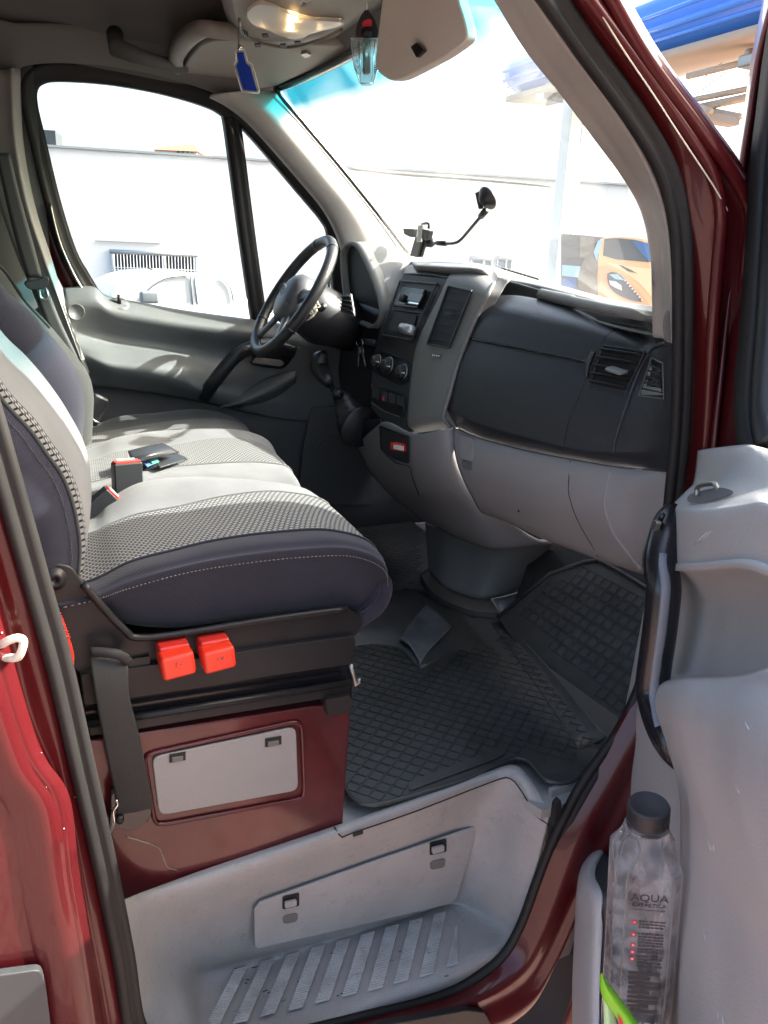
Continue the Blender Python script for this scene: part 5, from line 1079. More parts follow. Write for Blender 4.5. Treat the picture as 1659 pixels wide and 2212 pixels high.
# driver seat
ds = thing('single_seat', 'dark driver seat with a teal sunlit patch on its charcoal backrest', 'seat', (-.1, 1.35, .64))
h2 = [(-60, 545), (0, 584), (50, 654), (100, 708), (150, 768), (180, 806), (193, 850), (192, 905), (189, 955)]
g3 = [p+Vector((0, .17, 0)) for p in L(h2, 'Y', 1.17)]
loft('backrest', [[p+Vector((-.15, -.22, 0)) for p in g3], [p+Vector((-.04, -.22, 0)) for p in g3], [p+Vector((.0, -.17, 0)) for p in g3], [p+Vector((-.012, -.12, 0)) for p in g3], g3, [p+Vector((-.012, .12, 0)) for p in g3], [p+Vector((.0, .17, 0)) for p in g3], [p+Vector((-.05, .22, 0)) for p in g3], [p+Vector((-.15, .22, 0)) for p in g3]], FAB, ds, 6, 5, mats=[3, 3, 3, 3, 3, 3, 3, 3], solid=.01)
tube('check_trim', [p+Vector((.004, -.19, 0)) for p in g3[:4]], .006, M['fab_check'], ds, 6, smoothn=5)
w1 = [(192, 985), (270, 960), (370, 945), (460, 940), (530, 955), (560, 985)]
w2 = [(190, 938), (260, 926), (330, 914), (425, 904), (500, 908), (540, 932)]
w3 = [(190, 925), (260, 900), (345, 893), (415, 886), (475, 895), (528, 925)]
y1 = L(w1, 'Y', 1.15); y2 = L(w2, 'Y', 1.46); y3 = L(w3, 'Y', 1.58)
rows = [[p+Vector((0, -.03, -.08)) for p in y1], y1, y2, y3, [p+Vector((0, .03, -.10)) for p in y3]]
rows = [[r[0]+Vector((-.10, 0, -.01))]+r+[r[-1]+Vector((.0, 0, -.10))] for r in rows]
loft('seat_cushion', rows, FAB, ds, 6, 6, mats=[0, 2, 3, 3, 3], solid=.01)
box('seat_pedestal', (-.05, 1.35, .80), (.42, .42, .32), M['black_plastic'], ds, bevel=.02)

# ---- bench base: bracket, rails, painted box
YP = lambda x, y, v: P(x, y, 'Y', v)
prism('hinge_bracket', rpoly([YP(*q, .118) for q in ((84, 1232), (100, 1219), (122, 1216), (156, 1224), (176, 1256), (210, 1296), (268, 1362), (298, 1379), (380, 1372), (600, 1337), (752, 1316), (786, 1332), (784, 1354), (768, 1376), (600, 1396), (280, 1446), (180, 1460), (150, 1440), (130, 1380))], .008), (0, .012, 0), M['black_metal'], be, bevel=.003)
tube('rail_lip', [YP(x, y, .112) for x, y in ((180, 1262), (225, 1315), (270, 1362), (296, 1377), (380, 1370), (600, 1335), (750, 1315))], .0055, M['black_metal'], be, 10, smoothn=4)
lathe('pivot_bolt', [(.016, 0), (.016, .003), (.011, .004), (.010, .008), (.005, .008), (.004, .004)], YP(117, 1250, .117), (0, -1, 0), M['black_metal'], be, 28)
prism('slide_rail', rpoly([YP(*q, .108) for q in ((175, 1458), (280, 1444), (600, 1396), (766, 1374), (768, 1386), (762, 1434), (600, 1458), (280, 1508), (182, 1524))], .004), (0, .02, 0), M['black_metal'], be, bevel=.003)
prism('inner_rail', [YP(*q, .135) for q in ((183, 1515), (762, 1430), (760, 1515), (190, 1600))], (0, .02, 0), M['gloss_black'], be)
tube('rail_rod', [YP(188, 1566, .112), YP(400, 1531, .112), YP(758, 1474, .112)], .0055, M['black_metal'], be, 10)
prism('rail_flange', [YP(*q, .114) for q in ((190, 1572), (758, 1480), (758, 1500), (294, 1578), (192, 1592))], (0, .02, 0), M['black_metal'], be, bevel=.003)
prism('rail_end_cap', rpoly([YP(*q, .104) for q in ((704, 1512), (755, 1503), (760, 1510), (758, 1540), (708, 1548))], .003), (0, .03, 0), M['rubber'], be, bevel=.002)
tube('rail_stop', [YP(757, 1436, .12), YP(764, 1460, .12), YP(768, 1480, .12), YP(776, 1474, .12), YP(775, 1466, .12)], .0035, M['dull_metal'], be, 8)
prism('slot_plate', [YP(*q, .114) for q in ((276, 1424), (324, 1416), (324, 1440), (277, 1444))], (0, -.003, 0), M['black_metal'], be, bevel=.001)
def buckle(cx, cy, w_, h_, mark, lab):
    c = YP(cx, cy, .085); o = box('red_cap', (0, 0, 0), (w_, .034, h_*.86), M['red_plastic'], None, bevel=.006, seg=3)
    o.location = c; o.rotation_euler = (0, math.radians(-5), 0); tag(o, lab, 'plastic cap', 'red caps on the seat rail')
    h = text('ink_mark', mark, (0, -.0178, .005), (1, 0, 0), (0, 0, 1), .011, M['ink'], None, .0002); h.parent = o
    box('socket', c+Vector((.0, .022, .006)), (w_*.93, .03, h_*.74), M['red_dark'], be, bevel=.004)
buckle(381, 1430, .047, .042, '/ -', 'red plastic cap on the seat rail nearer the hanging belt')
buckle(469, 1417, .047, .041, '- v', 'red plastic cap on the seat rail nearer the footwell')
prism('release_lever', rpoly([YP(*q, .085) for q in ((92, 1312), (118, 1314), (140, 1350), (161, 1412), (160, 1440), (150, 1462), (120, 1440))], .006), (0, .022, 0), M['red_plastic'], be, bevel=.003)
bm = bmesh.new()
for k in range(9): a = YP(122+k*2.6, 1322+k*6.5, .083); add_box(bm, a, (.012, .002, .0012), Matrix.Rotation(.5, 3, 'Y'))
fin(bm, 'lever_rib', M['red_dark'], be)
# painted box with service panel
sb_ = thing('seat_box', 'dark red painted steel box under the bench seat with a grey panel', 'seat box', (-.2, .5, .64))
prism('box_shell', [YP(*q, .121) for q in ((150, 1610), (192, 1600), (756, 1514), (756, 1560), (741, 1790), (265, 1955), (180, 1975))], (0, .88, 0), M['paint_scratched'], sb_, bevel=.004)
fl4 = rpoly([YP(*q, .1185) for q in ((312, 1640), (322, 1628), (640, 1558), (652, 1566), (658, 1715), (648, 1726), (348, 1782), (334, 1776))], .02)
sweep('pressed_edge', [p for p in fl4], [(-.004, .002), (-.002, -.003), (.002, -.003), (.004, .002)], M['paint_scratched'], sb_, (0, 1, 0), 0, cyc=True)
pnl = prism('service_panel', rpoly([YP(*q, .116) for q in ((328, 1636), (640, 1570), (645, 1708), (344, 1763))], .014), (0, .006, 0), M['panel_grey'], sb_, bevel=.002)
for (x, y) in ((384, 1638), (591, 1604)):
    prism('clip_slot', [YP(*q, .1145) for q in ((x-18, y-8), (x+17, y-14), (x+17, y+4), (x-18, y+10))], (0, .001, 0), M['rubber'], pnl)
    prism('clip', [YP(*q, .113) for q in ((x-12, y-1), (x+12, y-5), (x+12, y+5), (x-12, y+9))], (0, .002, 0), M['trim_shade'], pnl, bevel=.0008)
tube('scratch_curve', [YP(x, y, .1205) for x, y in ((272, 1807), (310, 1818), (342, 1830), (352, 1850), (362, 1872), (385, 1880))], .0012, M['dull_metal'], sb_, 6, smoothn=4)
# hanging belt
bt_ = thing('seat_belt', 'wide black belt hanging from the bench rail to the floor anchor', 'seat belt', YP(260, 1500, .09))
la = [(196, 1406), (197, 1440), (208, 1515), (232, 1640), (248, 1715), (252, 1760), (262, 1790)]
lb = [(274, 1420), (277, 1440), (280, 1504), (303, 1597), (324, 1700), (330, 1745), (318, 1775)]
ya = [.10, .088, .08, .085, .095, .10, .112]
A = [YP(x, y, v) for (x, y), v in zip(la, ya)]; B = [YP(x, y, v) for (x, y), v in zip(lb, ya)]
loft('webbing', [A, [p.lerp(q, .5)+Vector((0, -.0005, 0)) for p, q in zip(A, B)], B], M['strap'], bt_, 6, 5, solid=.0014)
sweep('folded_hem', [YP(196, 1408, .094), YP(235, 1410, .086), YP(262, 1416, .085), YP(277, 1430, .090)], [(-.007, .001), (-.006, -.004), (.006, -.004), (.007, .001)], M['strap'], bt_, (0, 1, 0), 4)
prism('anchor_plate', rpoly([YP(*q, .100) for q in ((240, 1700), (262, 1716), (330, 1745), (322, 1772), (285, 1797), (250, 1790), (236, 1800))], .01), (0, .01, 0), M['gloss_black'], bt_, bevel=.003)
lathe('anchor_bolt', [(.007, 0), (.006, .006), (.003, .007)], YP(258, 1768, .099), (0, -1, 0), M['black_metal'], bt_, 16)
tube('hook', [YP(250, 1728, .085), YP(254, 1738, .083), YP(244, 1752, .083), YP(246, 1775, .085), YP(238, 1800, .09)], .0022, M['chrome'], bt_, 8, smoothn=3)
# buckles between the cushions
def bk_(cx, cy, yv, s, rot, lab):
    c = P(cx, cy, 'Y', yv); t = thing('belt_buckle', lab, 'belt buckle', c, 'belt buckles between the cushions')
    Mx = Matrix.Rotation(rot, 3, 'Y')@Matrix.Rotation(.15, 3, 'Z')
    box('buckle_body', c, (.048*s, .022*s, .068*s), M['black_plastic'], t, Mx, bevel=.003)
    box('release_button', c+Mx@Vector((0, 0, .0345*s)), (.042*s, .017*s, .005), M['red_plastic'], t, Mx, bevel=.001)
    box('latch_slot', c+Mx@Vector((0, .006, .0375*s)), (.03*s, .004, .002), M['white_plastic'], t, Mx, bevel=.0005)
bk_(275, 1040, .575, 1.12, .02, 'upright black belt buckle with a red button between the bench cushions')
bk_(216, 1098, .50, 1.0, .9, 'black belt buckle lying tilted beside the near backrest')
# wallet
wa = thing('wallet', 'open black leather wallet with cards lying on the far bench cushion', 'wallet', P(330, 990, 'Z', 1.16))
WZ = lambda x, y, z: P(x, y, 'Z', z)
loft('cover', [[WZ(276, 974, 1.178), WZ(315, 964, 1.184), WZ(353, 957, 1.18)], [WZ(282, 988, 1.182), WZ(325, 978, 1.190), WZ(370, 966, 1.184)], [WZ(290, 1000, 1.176), WZ(336, 988, 1.180), WZ(388, 977, 1.172)]], M['leather'], wa, 5, 5, solid=.004)
loft('lower_cover', [[WZ(286, 998, 1.158), WZ(320, 985, 1.162), WZ(360, 972, 1.162)], [WZ(298, 1010, 1.158), WZ(345, 998, 1.162), WZ(398, 986, 1.160)], [WZ(316, 1018, 1.154), WZ(362, 1010, 1.156), WZ(408, 998, 1.152)]], M['leather'], wa, 5, 5, solid=.004)
prism('pocket_flap', [WZ(338, 1004, 1.166), WZ(392, 990, 1.164), WZ(400, 996, 1.164), WZ(346, 1012, 1.166)], (0, 0, .003), M['leather'], wa, bevel=.001)
prism('card', [WZ(308, 998, 1.166), WZ(322, 994, 1.166), WZ(332, 1003, 1.166), WZ(318, 1009, 1.166)], (0, 0, .001), M['print_blue'], wa)
prism('card', [WZ(322, 995, 1.168), WZ(338, 991, 1.168), WZ(344, 998, 1.168), WZ(330, 1002, 1.168)], (0, 0, .001), mat('green_card', (.12, .5, .35), .4), wa)
# driver's belt
db = thing('driver_belt', 'grey driver seat belt with its black guide and metal tongue on the pillar', 'seat belt', P(60, 600, 'Y', 1.5))
def strip(nm, la, lb, y, m, par, th=.002):
    return loft(nm, [L(la, 'Y', y), L(lb, 'Y', y)], M[m], par, 5, 3, solid=th)
strip('webbing', [(-10, 330), (5, 400), (33, 518), (58, 600)], [(22, 330), (40, 410), (70, 518), (92, 600)], 1.50, 'belt', db)
strip('webbing', [(72, 625), (97, 691), (130, 760), (165, 830)], [(104, 625), (133, 698), (166, 768), (194, 836)], 1.52, 'belt', db)
prism('belt_guide', rpoly([YP(*q, 1.48) for q in ((52, 607), (78, 606), (96, 596), (107, 598), (106, 614), (92, 624), (70, 628), (56, 620))], .01), (0, .03, 0), M['black_plastic'], db, bevel=.004)
tube('tongue', [YP(84, 626, 1.48), YP(87, 643, 1.48), YP(100, 648, 1.48), YP(104, 640, 1.48), YP(98, 622, 1.48)], .004, M['dull_metal'], db, 8)
box('belt_anchor', YP(205, 885, 1.46), (.05, .03, .09), M['black_plastic'], db, Matrix.Rotation(.5, 3, 'Y'), bevel=.01)
tube('anchor_wire', [YP(190, 895, 1.44), YP(205, 910, 1.44), YP(216, 914, 1.44)], .003, M['dull_metal'], db, 6)
# ================================================================== OPEN PASSENGER DOOR
pd = thing('passenger_door', 'open passenger door with light grey trim, black pull handle and bottle pocket', 'door', (.45, -.25, .3))
def DP(x, y, o): return P(x, y, 'D', o)
def DR(l, o):
    if not isinstance(o, (list, tuple)): o = [o]*len(l)
    return [DP(a, b_, v) for (a, b_), v in zip(l, o)]
# painted window frame and hinge-side edge
le = [(1668, -80), (1648, 0), (1624, 125), (1606, 250), (1590, 350), (1577, 430), (1573, 553), (1547, 703), (1536, 828), (1528, 903), (1518, 1000), (1500, 1120)]
mi_l = [(1700, -80), (1672, 0), (1640, 125), (1621, 250), (1605, 350), (1594, 430), (1586, 553), (1568, 703), (1556, 828), (1548, 903), (1538, 1000), (1520, 1120)]
ri = [(1740, -80), (1716, 0), (1690, 125), (1668, 250), (1650, 350), (1640, 430), (1630, 553), (1620, 703), (1610, 828), (1606, 903), (1600, 1000), (1590, 1120)]
a = DR(le, -.02); a_ = DR(mi_l, .028); b_ = DR([(x+6, y) for x, y in mi_l], .022); c_ = DR(ri, .03)
loft('window_frame', [[p+Vector((.06, .0, 0)) for p in a], a, a_, a_, b_, c_, c_, DR([(x+80, y) for x, y in ri], .005)], M['paint'], pd, 5, 4, solid=.006)
sweep('window_seal', DR([(1720, -80), (1700, 0), (1678, 125), (1662, 250), (1650, 350), (1644, 450), (1638, 553), (1628, 703), (1617, 828), (1616, 903), (1626, 960), (1650, 985), (1750, 1000)], .036), [(-.010, -.01), (-.012, .006), (-.004, .012), (.006, .010), (.016, .014), (.022, -.01)], M['rubber'], pd, tuple(DN), 5)
sweep('quarter_moulding', DR([(1760, -80), (1740, 0), (1712, 125), (1696, 250), (1684, 350), (1676, 450), (1668, 553), (1660, 703), (1650, 828), (1648, 903), (1660, 960)], .030), [(-.018, -.01), (-.02, .006), (.0, .014), (.02, .010), (.02, -.01)], M['black_plastic'], pd, tuple(DN), 5)
prism('hinge_stop', rpoly([DP(x, y, -.004) for x, y in ((1541, 836), (1546, 850), (1544, 870), (1538, 872), (1538, 850))], .01), DN*-.004, M['rubber'], pd)
# inner trim skin: rows top->bottom, columns left->right (offset = how far it stands into the cab)
R_ = []
def row(l, o): R_.append(DR(l, o))
row([(1508, 972), (1545, 967), (1612, 960), (1640, 965), (1670, 972), (1760, 980)], [.03, .045, .05, .05, .05, .05])
row([(1506, 980), (1545, 976), (1612, 969), (1640, 974), (1670, 982), (1760, 990)], [.05, .065, .07, .07, .07, .07])
row([(1498, 1040), (1540, 1040), (1600, 1030), (1640, 1030), (1670, 1030), (1760, 1040)], [.055, .075, .09, .10, .105, .11])
row([(1482, 1060), (1530, 1064), (1600, 1062), (1640, 1062), (1670, 1064), (1760, 1075)], [.07, .10, .12, .13, .135, .14])
row([(1452, 1092), (1520, 1094), (1598, 1086), (1640, 1080), (1670, 1085), (1760, 1098)], [.09, .135, .16, .175, .18, .18])
row([(1458, 1112), (1518, 1110), (1598, 1100), (1645, 1094), (1680, 1100), (1760, 1112)], [.105, .155, .175, .19, .195, .20])
row([(1456, 1170), (1516, 1170), (1598, 1165), (1648, 1165), (1690, 1172), (1760, 1185)], [.108, .158, .178, .193, .198, .205])
row([(1454, 1222), (1500, 1222), (1575, 1216), (1630, 1218), (1680, 1235), (1760, 1262)], [.105, .15, .172, .188, .193, .20])
row([(1454, 1226), (1500, 1227), (1575, 1221), (1630, 1223), (1680, 1241), (1760, 1268)], [.103, .148, .170, .186, .191, .198])
row([(1457, 1246), (1496, 1242), (1566, 1236), (1628, 1240), (1678, 1260), (1760, 1290)], [.078, .105, .120, .135, .150, .170])
row([(1462, 1285), (1500, 1290), (1560, 1285), (1620, 1290), (1672, 1305), (1760, 1330)], [.06, .070, .078, .095, .125, .155])
row([(1450, 1360), (1500, 1365), (1560, 1365), (1620, 1365), (1672, 1370), (1760, 1380)], [.065, .070, .074, .088, .115, .155])
row([(1440, 1436), (1490, 1440), (1550, 1440), (1606, 1436), (1660, 1420), (1760, 1406)], [.075, .078, .082, .098, .125, .17])
row([(1436, 1462), (1490, 1460), (1550, 1460), (1608, 1455), (1662, 1438), (1760, 1422)], [.085, .088, .092, .11, .135, .175])
row([(1428, 1474), (1488, 1468), (1550, 1467), (1611, 1461), (1665, 1446), (1760, 1430)], [.12, .155, .17, .185, .20, .215])
row([(1416, 1490), (1470, 1484), (1550, 1482), (1612, 1478), (1670, 1470), (1760, 1460)], [.13, .17, .185, .20, .215, .235])
row([(1410, 1525), (1465, 1535), (1545, 1540), (1612, 1540), (1670, 1540), (1760, 1540)], [.135, .18, .21, .235, .25, .27])
row([(1424, 1565), (1472, 1600), (1548, 1630), (1614, 1650), (1670, 1660), (1760, 1680)], [.135, .175, .215, .25, .27, .29])
row([(1447, 1635), (1492, 1690), (1560, 1745), (1618, 1780), (1672, 1810), (1760, 1850)], [.13, .165, .205, .24, .26, .29])
row([(1466, 1700), (1505, 1780), (1570, 1860), (1624, 1930), (1676, 1970), (1760, 2000)], [.13, .155, .18, .21, .235, .26])
row([(1470, 1800), (1515, 1880), (1575, 1960), (1630, 2020), (1680, 2060), (1760, 2100)], [.13, .15, .165, .19, .21, .23])
row([(1468, 1960), (1515, 2020), (1575, 2080), (1630, 2120), (1680, 2150), (1760, 2180)], [.13, .15, .165, .185, .20, .22])
row([(1460, 2260), (1512, 2270), (1575, 2280), (1630, 2290), (1680, 2300), (1760, 2320)], [.13, .15, .165, .185, .20, .22])
trim = loft('trim_panel', R_, M['door_grey'], pd, 6, 4, solid=.006)
TF = on(trim); bm = bmesh.new()
for x0_, y0_, x1_, y1_ in ((1530, 1818, 1536, 1836), (1541, 1826, 1543, 1838), (1550, 2185, 1552, 2198), (1560, 2190, 1563, 2212), (1590, 1700, 1597, 1712), (1500, 1176, 1528, 1150), (1516, 1168, 1536, 1148), (1610, 1560, 1618, 1575), (1520, 2010, 1524, 2030)):
    add_tube(bm, [TF(x0_, y0_, .0002), TF((x0_+x1_)/2, (y0_+y1_)/2, .0003), TF(x1_, y1_, .0002)], .0004, 4)
tag(fin(bm, 'scuffs', M['white_plastic'], trim), kind='stuff')
# lower left trim behind the handle
g1 = [(1446, 1100), (1420, 1180), (1404, 1260), (1388, 1340), (1368, 1440), (1350, 1530), (1336, 1620), (1325, 1700), (1318, 1780), (1314, 1850), (1312, 1960), (1310, 2260)]
g2 = [(1462, 1100), (1456, 1180), (1462, 1260), (1456, 1340), (1444, 1440), (1430, 1530), (1440, 1620), (1455, 1700), (1466, 1780), (1468, 1850), (1468, 1960), (1462, 2260)]
ga = DR(g1, .07); gb_ = DR([(x+(0 if k < 5 else 34), y) for k, (x, y) in enumerate(g2)], [.105, .108, .08, .066, .074, .10, .10, .10, .10, .10, .10, .10])
loft('trim_edge', [[p-DN*.07+DD*-.0 for p in ga], ga, [p.lerp(q, .5)+DN*.004 for p, q in zip(ga, gb_)], gb_], M['door_grey'], pd, 5, 4, solid=.006)
# upper left return of the trim
# pull handle
hpth = DR([(1452, 1112), (1440, 1150), (1428, 1210), (1434, 1262), (1432, 1300), (1424, 1370), (1414, 1440), (1408, 1500), (1418, 1560), (1436, 1612), (1450, 1640)], [.10, .12, .135, .135, .135, .135, .135, .135, .135, .13, .115])
bm = bmesh.new(); hp2 = cr(hpth, 5); n_ = len(hp2)
add_tube(bm, hp2, [((.0255 if .05 < i/(n_-1) < .66 else .0255*(max(.3, 1-(i/(n_-1)-.66)*1.9) if i/(n_-1) >= .66 else .75+i/(n_-1)*5)), .022) for i in range(n_)], 20, flat=RT)
hd_ = fin(bm, 'pull_handle', M['gloss_black2'] if 'gloss_black2' in M else mat('gloss_black2', (.014, .014, .017), .22, bump=.1, bscale=500), pd)
bm = bmesh.new(); hp3 = [p+((CAM-p).normalized()*.0222)+RT*.003 for p in hp2[9:42]]; add_tube(bm, hp3, (.0075, .0045), 10, flat=RT); fin(bm, 'grip_inlay', mat('inlay_grey', (.19, .20, .225), .5), hd_)
prism('release_lever', rpoly(DR([(1424, 1122), (1431, 1128), (1412, 1178), (1402, 1236), (1396, 1225), (1398, 1195), (1410, 1160)], .137), .006), DN*.008, M['dull_metal'], pd, bevel=.003)
tube('lever_bezel', DR([(1432, 1112), (1418, 1140), (1406, 1175), (1397, 1215), (1398, 1245), (1408, 1262)], .135), .0045, M['gloss_black'], pd, 8, smoothn=4)
# lock button
lb0 = DR([(1484, 1080), (1492, 1070), (1530, 1060), (1560, 1057), (1584, 1066), (1560, 1077), (1520, 1086), (1492, 1087)], [.115, .115, .122, .127, .13, .135, .13, .12])
lbs = prism('lock_base', cr(lb0, 3, True), (0, 0, .003), mat('lock_grey', (.14, .145, .15), .35), pd, bevel=.001)
tube('lock_button', [p+Vector((0, 0, .005)) for p in DR([(1504, 1078), (1505, 1062), (1516, 1055), (1540, 1053), (1547, 1060), (1550, 1072)], [.125]*6)], .0035, M['dull_metal'], lbs, 8, smoothn=4)
# outer skin and glass of the door
prism('outer_skin', [H0+DD*u-DN*.03+Vector((0, 0, z)) for u, z in ((.0, 1.28), (.0, .95), (.06, .6), (.26, .10), (1.05, .10), (1.05, 1.30))], DN*-.012, M['paint'], pd, bevel=.004)
prism('door_glass', [H0+DD*u-DN*.005+Vector((0, 0, z)) for u, z in ((.12, 1.30), (.45, 1.92), (1.0, 1.98), (1.0, 1.30))], DN*-.004, M['window_glass'], pd)
prism('rear_frame', [H0+DD*u-DN*.012+Vector((0, 0, z)) for u, z in ((1.0, 1.28), (1.0, 2.0), (.42, 1.95), (.42, 1.99), (1.06, 2.05), (1.06, 1.28))], DN*.03, M['paint'], pd, bevel=.006)
prism('door_bottom', [H0+DD*u+DN*.0+Vector((0, 0, .12)) for u in (.28, 1.04)]+[H0+DD*u+DN*.15+Vector((0, 0, .12)) for u in (1.04, .28)], (0, 0, .02), M['door_grey'], pd)
# bottle pocket
po = [(1316, 1824), (1296, 1832), (1278, 1842), (1264, 1866), (1257, 1905), (1252, 1950), (1248, 2000), (1244, 2080), (1242, 2150), (1244, 2260)]
pm = [(1318, 1826), (1302, 1836), (1288, 1848), (1276, 1872), (1272, 1900), (1276, 1930), (1282, 1990), (1278, 2080), (1276, 2150), (1276, 2260)]
pi_ = [(1319, 1828), (1306, 1838), (1294, 1850), (1284, 1874), (1285, 1902), (1302, 1932), (1300, 1990), (1297, 2080), (1296, 2150), (1296, 2260)]
oo = [.09, .12, .15, .17, .19, .20, .20, .20, .20, .20]
PO = DR(po, [v-.03 for v in oo]); PM = DR(pm, oo); PI = DR(pi_, [v-.006 for v in oo])
loft('pocket', [[p-DN*.08+DD*.0 for p in PO], PO, PM, PI], M['door_grey'], pd, 5, 4, solid=.004)
loft('pocket_shade_wall', [[p+DN*.001 for p in PI], [p-DN*.03+DD*.01 for p in PI], [p-DN*.05+DD*.04 for p in PI], [p-DN*.05+DD*.12 for p in PI]], M['ink'], pd, 5, 3, solid=.002)  # inner wall coloured near black to give the shade inside the pocket
prism('pocket_front', [DP(x, y, .20) for x, y in ((1240, 2215), (1500, 2330), (1500, 2420), (1240, 2420))], DN*-.005, M['door_grey'], pd)

# bottle
dB = 1.0
cT = P(1402, 1737, 'd', dB); cBm = P(1364, 2300, 'd', 1.16)
axb = (cT-cBm).normalized()
HB = (cT-cBm).length
# face basis: one flat face towards the camera, slightly turned
tocam = (CAM-cT); tocam = (tocam-axb*tocam.dot(axb)).normalized(); sideb = axb.cross(tocam).normalized()
tocam, sideb = (tocam*math.cos(.20)+sideb*math.sin(.20)), (sideb*math.cos(.20)-tocam*math.sin(.20))
bo = thing('water_bottle', 'clear square water bottle with a black cap standing in the door pocket', 'bottle', cBm)
def sqr(h, half, ch, n=None):
    """chamfered square ring"""
    c = cBm+axb*h; k = half-ch; pts = []
    for a, b_ in ((1, -k/half), (1, k/half), (k/half, 1), (-k/half, 1), (-1, k/half), (-1, -k/half), (-k/half, -1), (k/half, -1)):
        pts.append(c+sideb*(a*half)+tocam*(b_*half))
    return pts
capr = .0255; hw = .0405
rg_ = [sqr(.0, hw*.97, .012), sqr(.004, hw, .012), sqr(HB-.085, hw, .012), sqr(HB-.078, hw*.985, .013), sqr(HB-.048, hw*.70, .016), sqr(HB-.036, .0245, .0095), sqr(HB-.026, .0225, .0085)]
vs = [p for r in rg_ for p in r]; fs = [(i*8+j, i*8+(j+1) % 8, (i+1)*8+(j+1) % 8, (i+1)*8+j) for i in range(len(rg_)-1) for j in range(8)]
bm = bmesh.new(); me = newmesh(vs, fs); bm.from_mesh(me); _c0 = [bm.verts[:]]; bm.verts.ensure_lookup_table(); bm.faces.new([bm.verts[j] for j in range(8)]); bm.faces.new([bm.verts[48+j] for j in range(8)]); fin(bm, 'bottle_body', M['water_filled'], bo, smooth=True, bevel=.003, seg=3)
bm = bmesh.new()
for j in range(8): add_tube(bm, [r[j]+(r[j]-(cBm+axb*(r[j]-cBm).dot(axb))).normalized()*.0004 for r in rg_[1:6]], .0009, 6)
fin(bm, 'bottle_edge', M['clear_plastic'], bo)
cap = lathe('bottle_cap', [(capr*.985, -.027), (capr, -.026), (capr, -.003), (capr*.95, 0), (capr*.9, .0003), (capr*.88, -.0006), (0.001, -.0006)], cT, axb, M['ink'], bo, 48)
bm = bmesh.new()
for k in range(60):
    a = 2*math.pi*k/60; d = (sideb*math.cos(a)+tocam*math.sin(a)); add_box(bm, cT-axb*.0135+d*capr, (.0011, .0011, .020), Matrix((d, axb.cross(d), axb)).transposed())
fin(bm, 'cap_rib', M['black_plastic'], cap, smooth=False)
lathe('neck_ring', [(.0262, 0), (.0262, .003)], cT-axb*.032, axb, M['ink'], bo, 40)
BF = lambda u, h, o=.0006: cBm+axb*h+sideb*u+tocam*(hw+o)
SG = 1 if sideb.dot(RT) > 0 else -1
text('brand_lettering', 'AQUA', BF(0, HB-.112), sideb*SG, axb, .0160, M['ink'], bo)
text('brand_lettering', 'CARPATICA', BF(0, HB-.1235), sideb*SG, axb, .0078, M['ink'], bo)
bm = bmesh.new(); bar(bm, BF(-.020, HB-.131), BF(.020, HB-.131), .0007, .0003, tocam)
fin(bm, 'label_rule', M['ink'], bo)
bm = bmesh.new(); random.seed(3)
lines = [.150, .155, .160, .171, .176, .181, .186, .191, .197, .202, .210, .215, .221, .227]
for h in lines:
    u = -.011
    while u < .019:
        l = random.uniform(.002, .006); bar(bm, BF(u*SG, HB-h), BF(min(u+l, .021)*SG, HB-h), .0026, .0003, tocam); u += l+.0008
fin(bm, 'small_print', M['ink'], bo, smooth=False, recalc=False)
bm = bmesh.new()
for k in range(9):
    h = .240+k*.0085; bar(bm, BF(-.020, HB-h), BF(.020-(.012 if k % 3 == 1 else 0), HB-h), .0058, .0003, tocam)
fin(bm, 'small_print', M['ink'], bo, smooth=False, recalc=False)
for k, h in enumerate((.152, .173, .191, .203, .215)):
    c = BF(-.0165*SG, HB-h); cc_ = lathe('red_icon', [(.0034, 0), (.0034, .0004)], c, tocam, M['red_ink'], bo, 20)
    lathe('icon_centre', [(.0016, .0004), (.0016, .0006)], c, tocam, M['white_ink'], cc_, 3+k)
text('embossed_lettering', 'IZVOR', BF(0, HB-.337), sideb*SG, axb, .020, M['silver_plastic'], bo, .0004)
text('embossed_lettering', 'NATURAL', BF(0, HB-.356), sideb*SG, axb, .013, M['silver_plastic'], bo, .0004)
bm = bmesh.new(); random.seed(5)
for k in range(70):
    u = random.uniform(-hw*.98, hw*.98); h = HB-.09-random.random()*.25
    c = cBm+axb*h+sideb*u+tocam*(hw*.99 if abs(u) < hw*.6 else hw*.80); bmesh.ops.create_icosphere(bm, subdivisions=1, radius=random.uniform(.0006, .0015), matrix=Matrix.Translation(c))
tag(fin(bm, 'droplets', M['clear_plastic'], bo), kind='stuff')
# green wrapper
gw = thing('snack_wrapper', 'crumpled green wrapper stuck into the door pocket beside the bottle', 'wrapper', P(1340, 2212, 'd', .98))
dG = .99
GP = lambda x, y, o=0: P(x, y, 'd', dG+o)
loft('green_strip', [[GP(1295, 2108), GP(1296, 2138, .004), GP(1308, 2166), GP(1333, 2202, .006), GP(1352, 2240), GP(1370, 2280)], [GP(1300, 2101, -.004), GP(1306, 2128, -.008), GP(1325, 2156, -.006), GP(1350, 2192, -.002), GP(1372, 2228, -.006), GP(1392, 2270)], [GP(1301, 2103), GP(1317, 2126, .004), GP(1332, 2146, .002), GP(1362, 2186, .006), GP(1386, 2222), GP(1410, 2260)]], M['green_film'], gw, 4, 4, solid=.0006)
loft('pale_fold', [[GP(1302, 2140, .006), GP(1303, 2175, .008), GP(1306, 2240, .008)], [GP(1308, 2150, .002), GP(1314, 2190, .003), GP(1318, 2250, .004)], [GP(1326, 2186, .008), GP(1332, 2210, .01), GP(1342, 2260, .01)]], M['green_pale'], gw, 4, 4, solid=.0006)
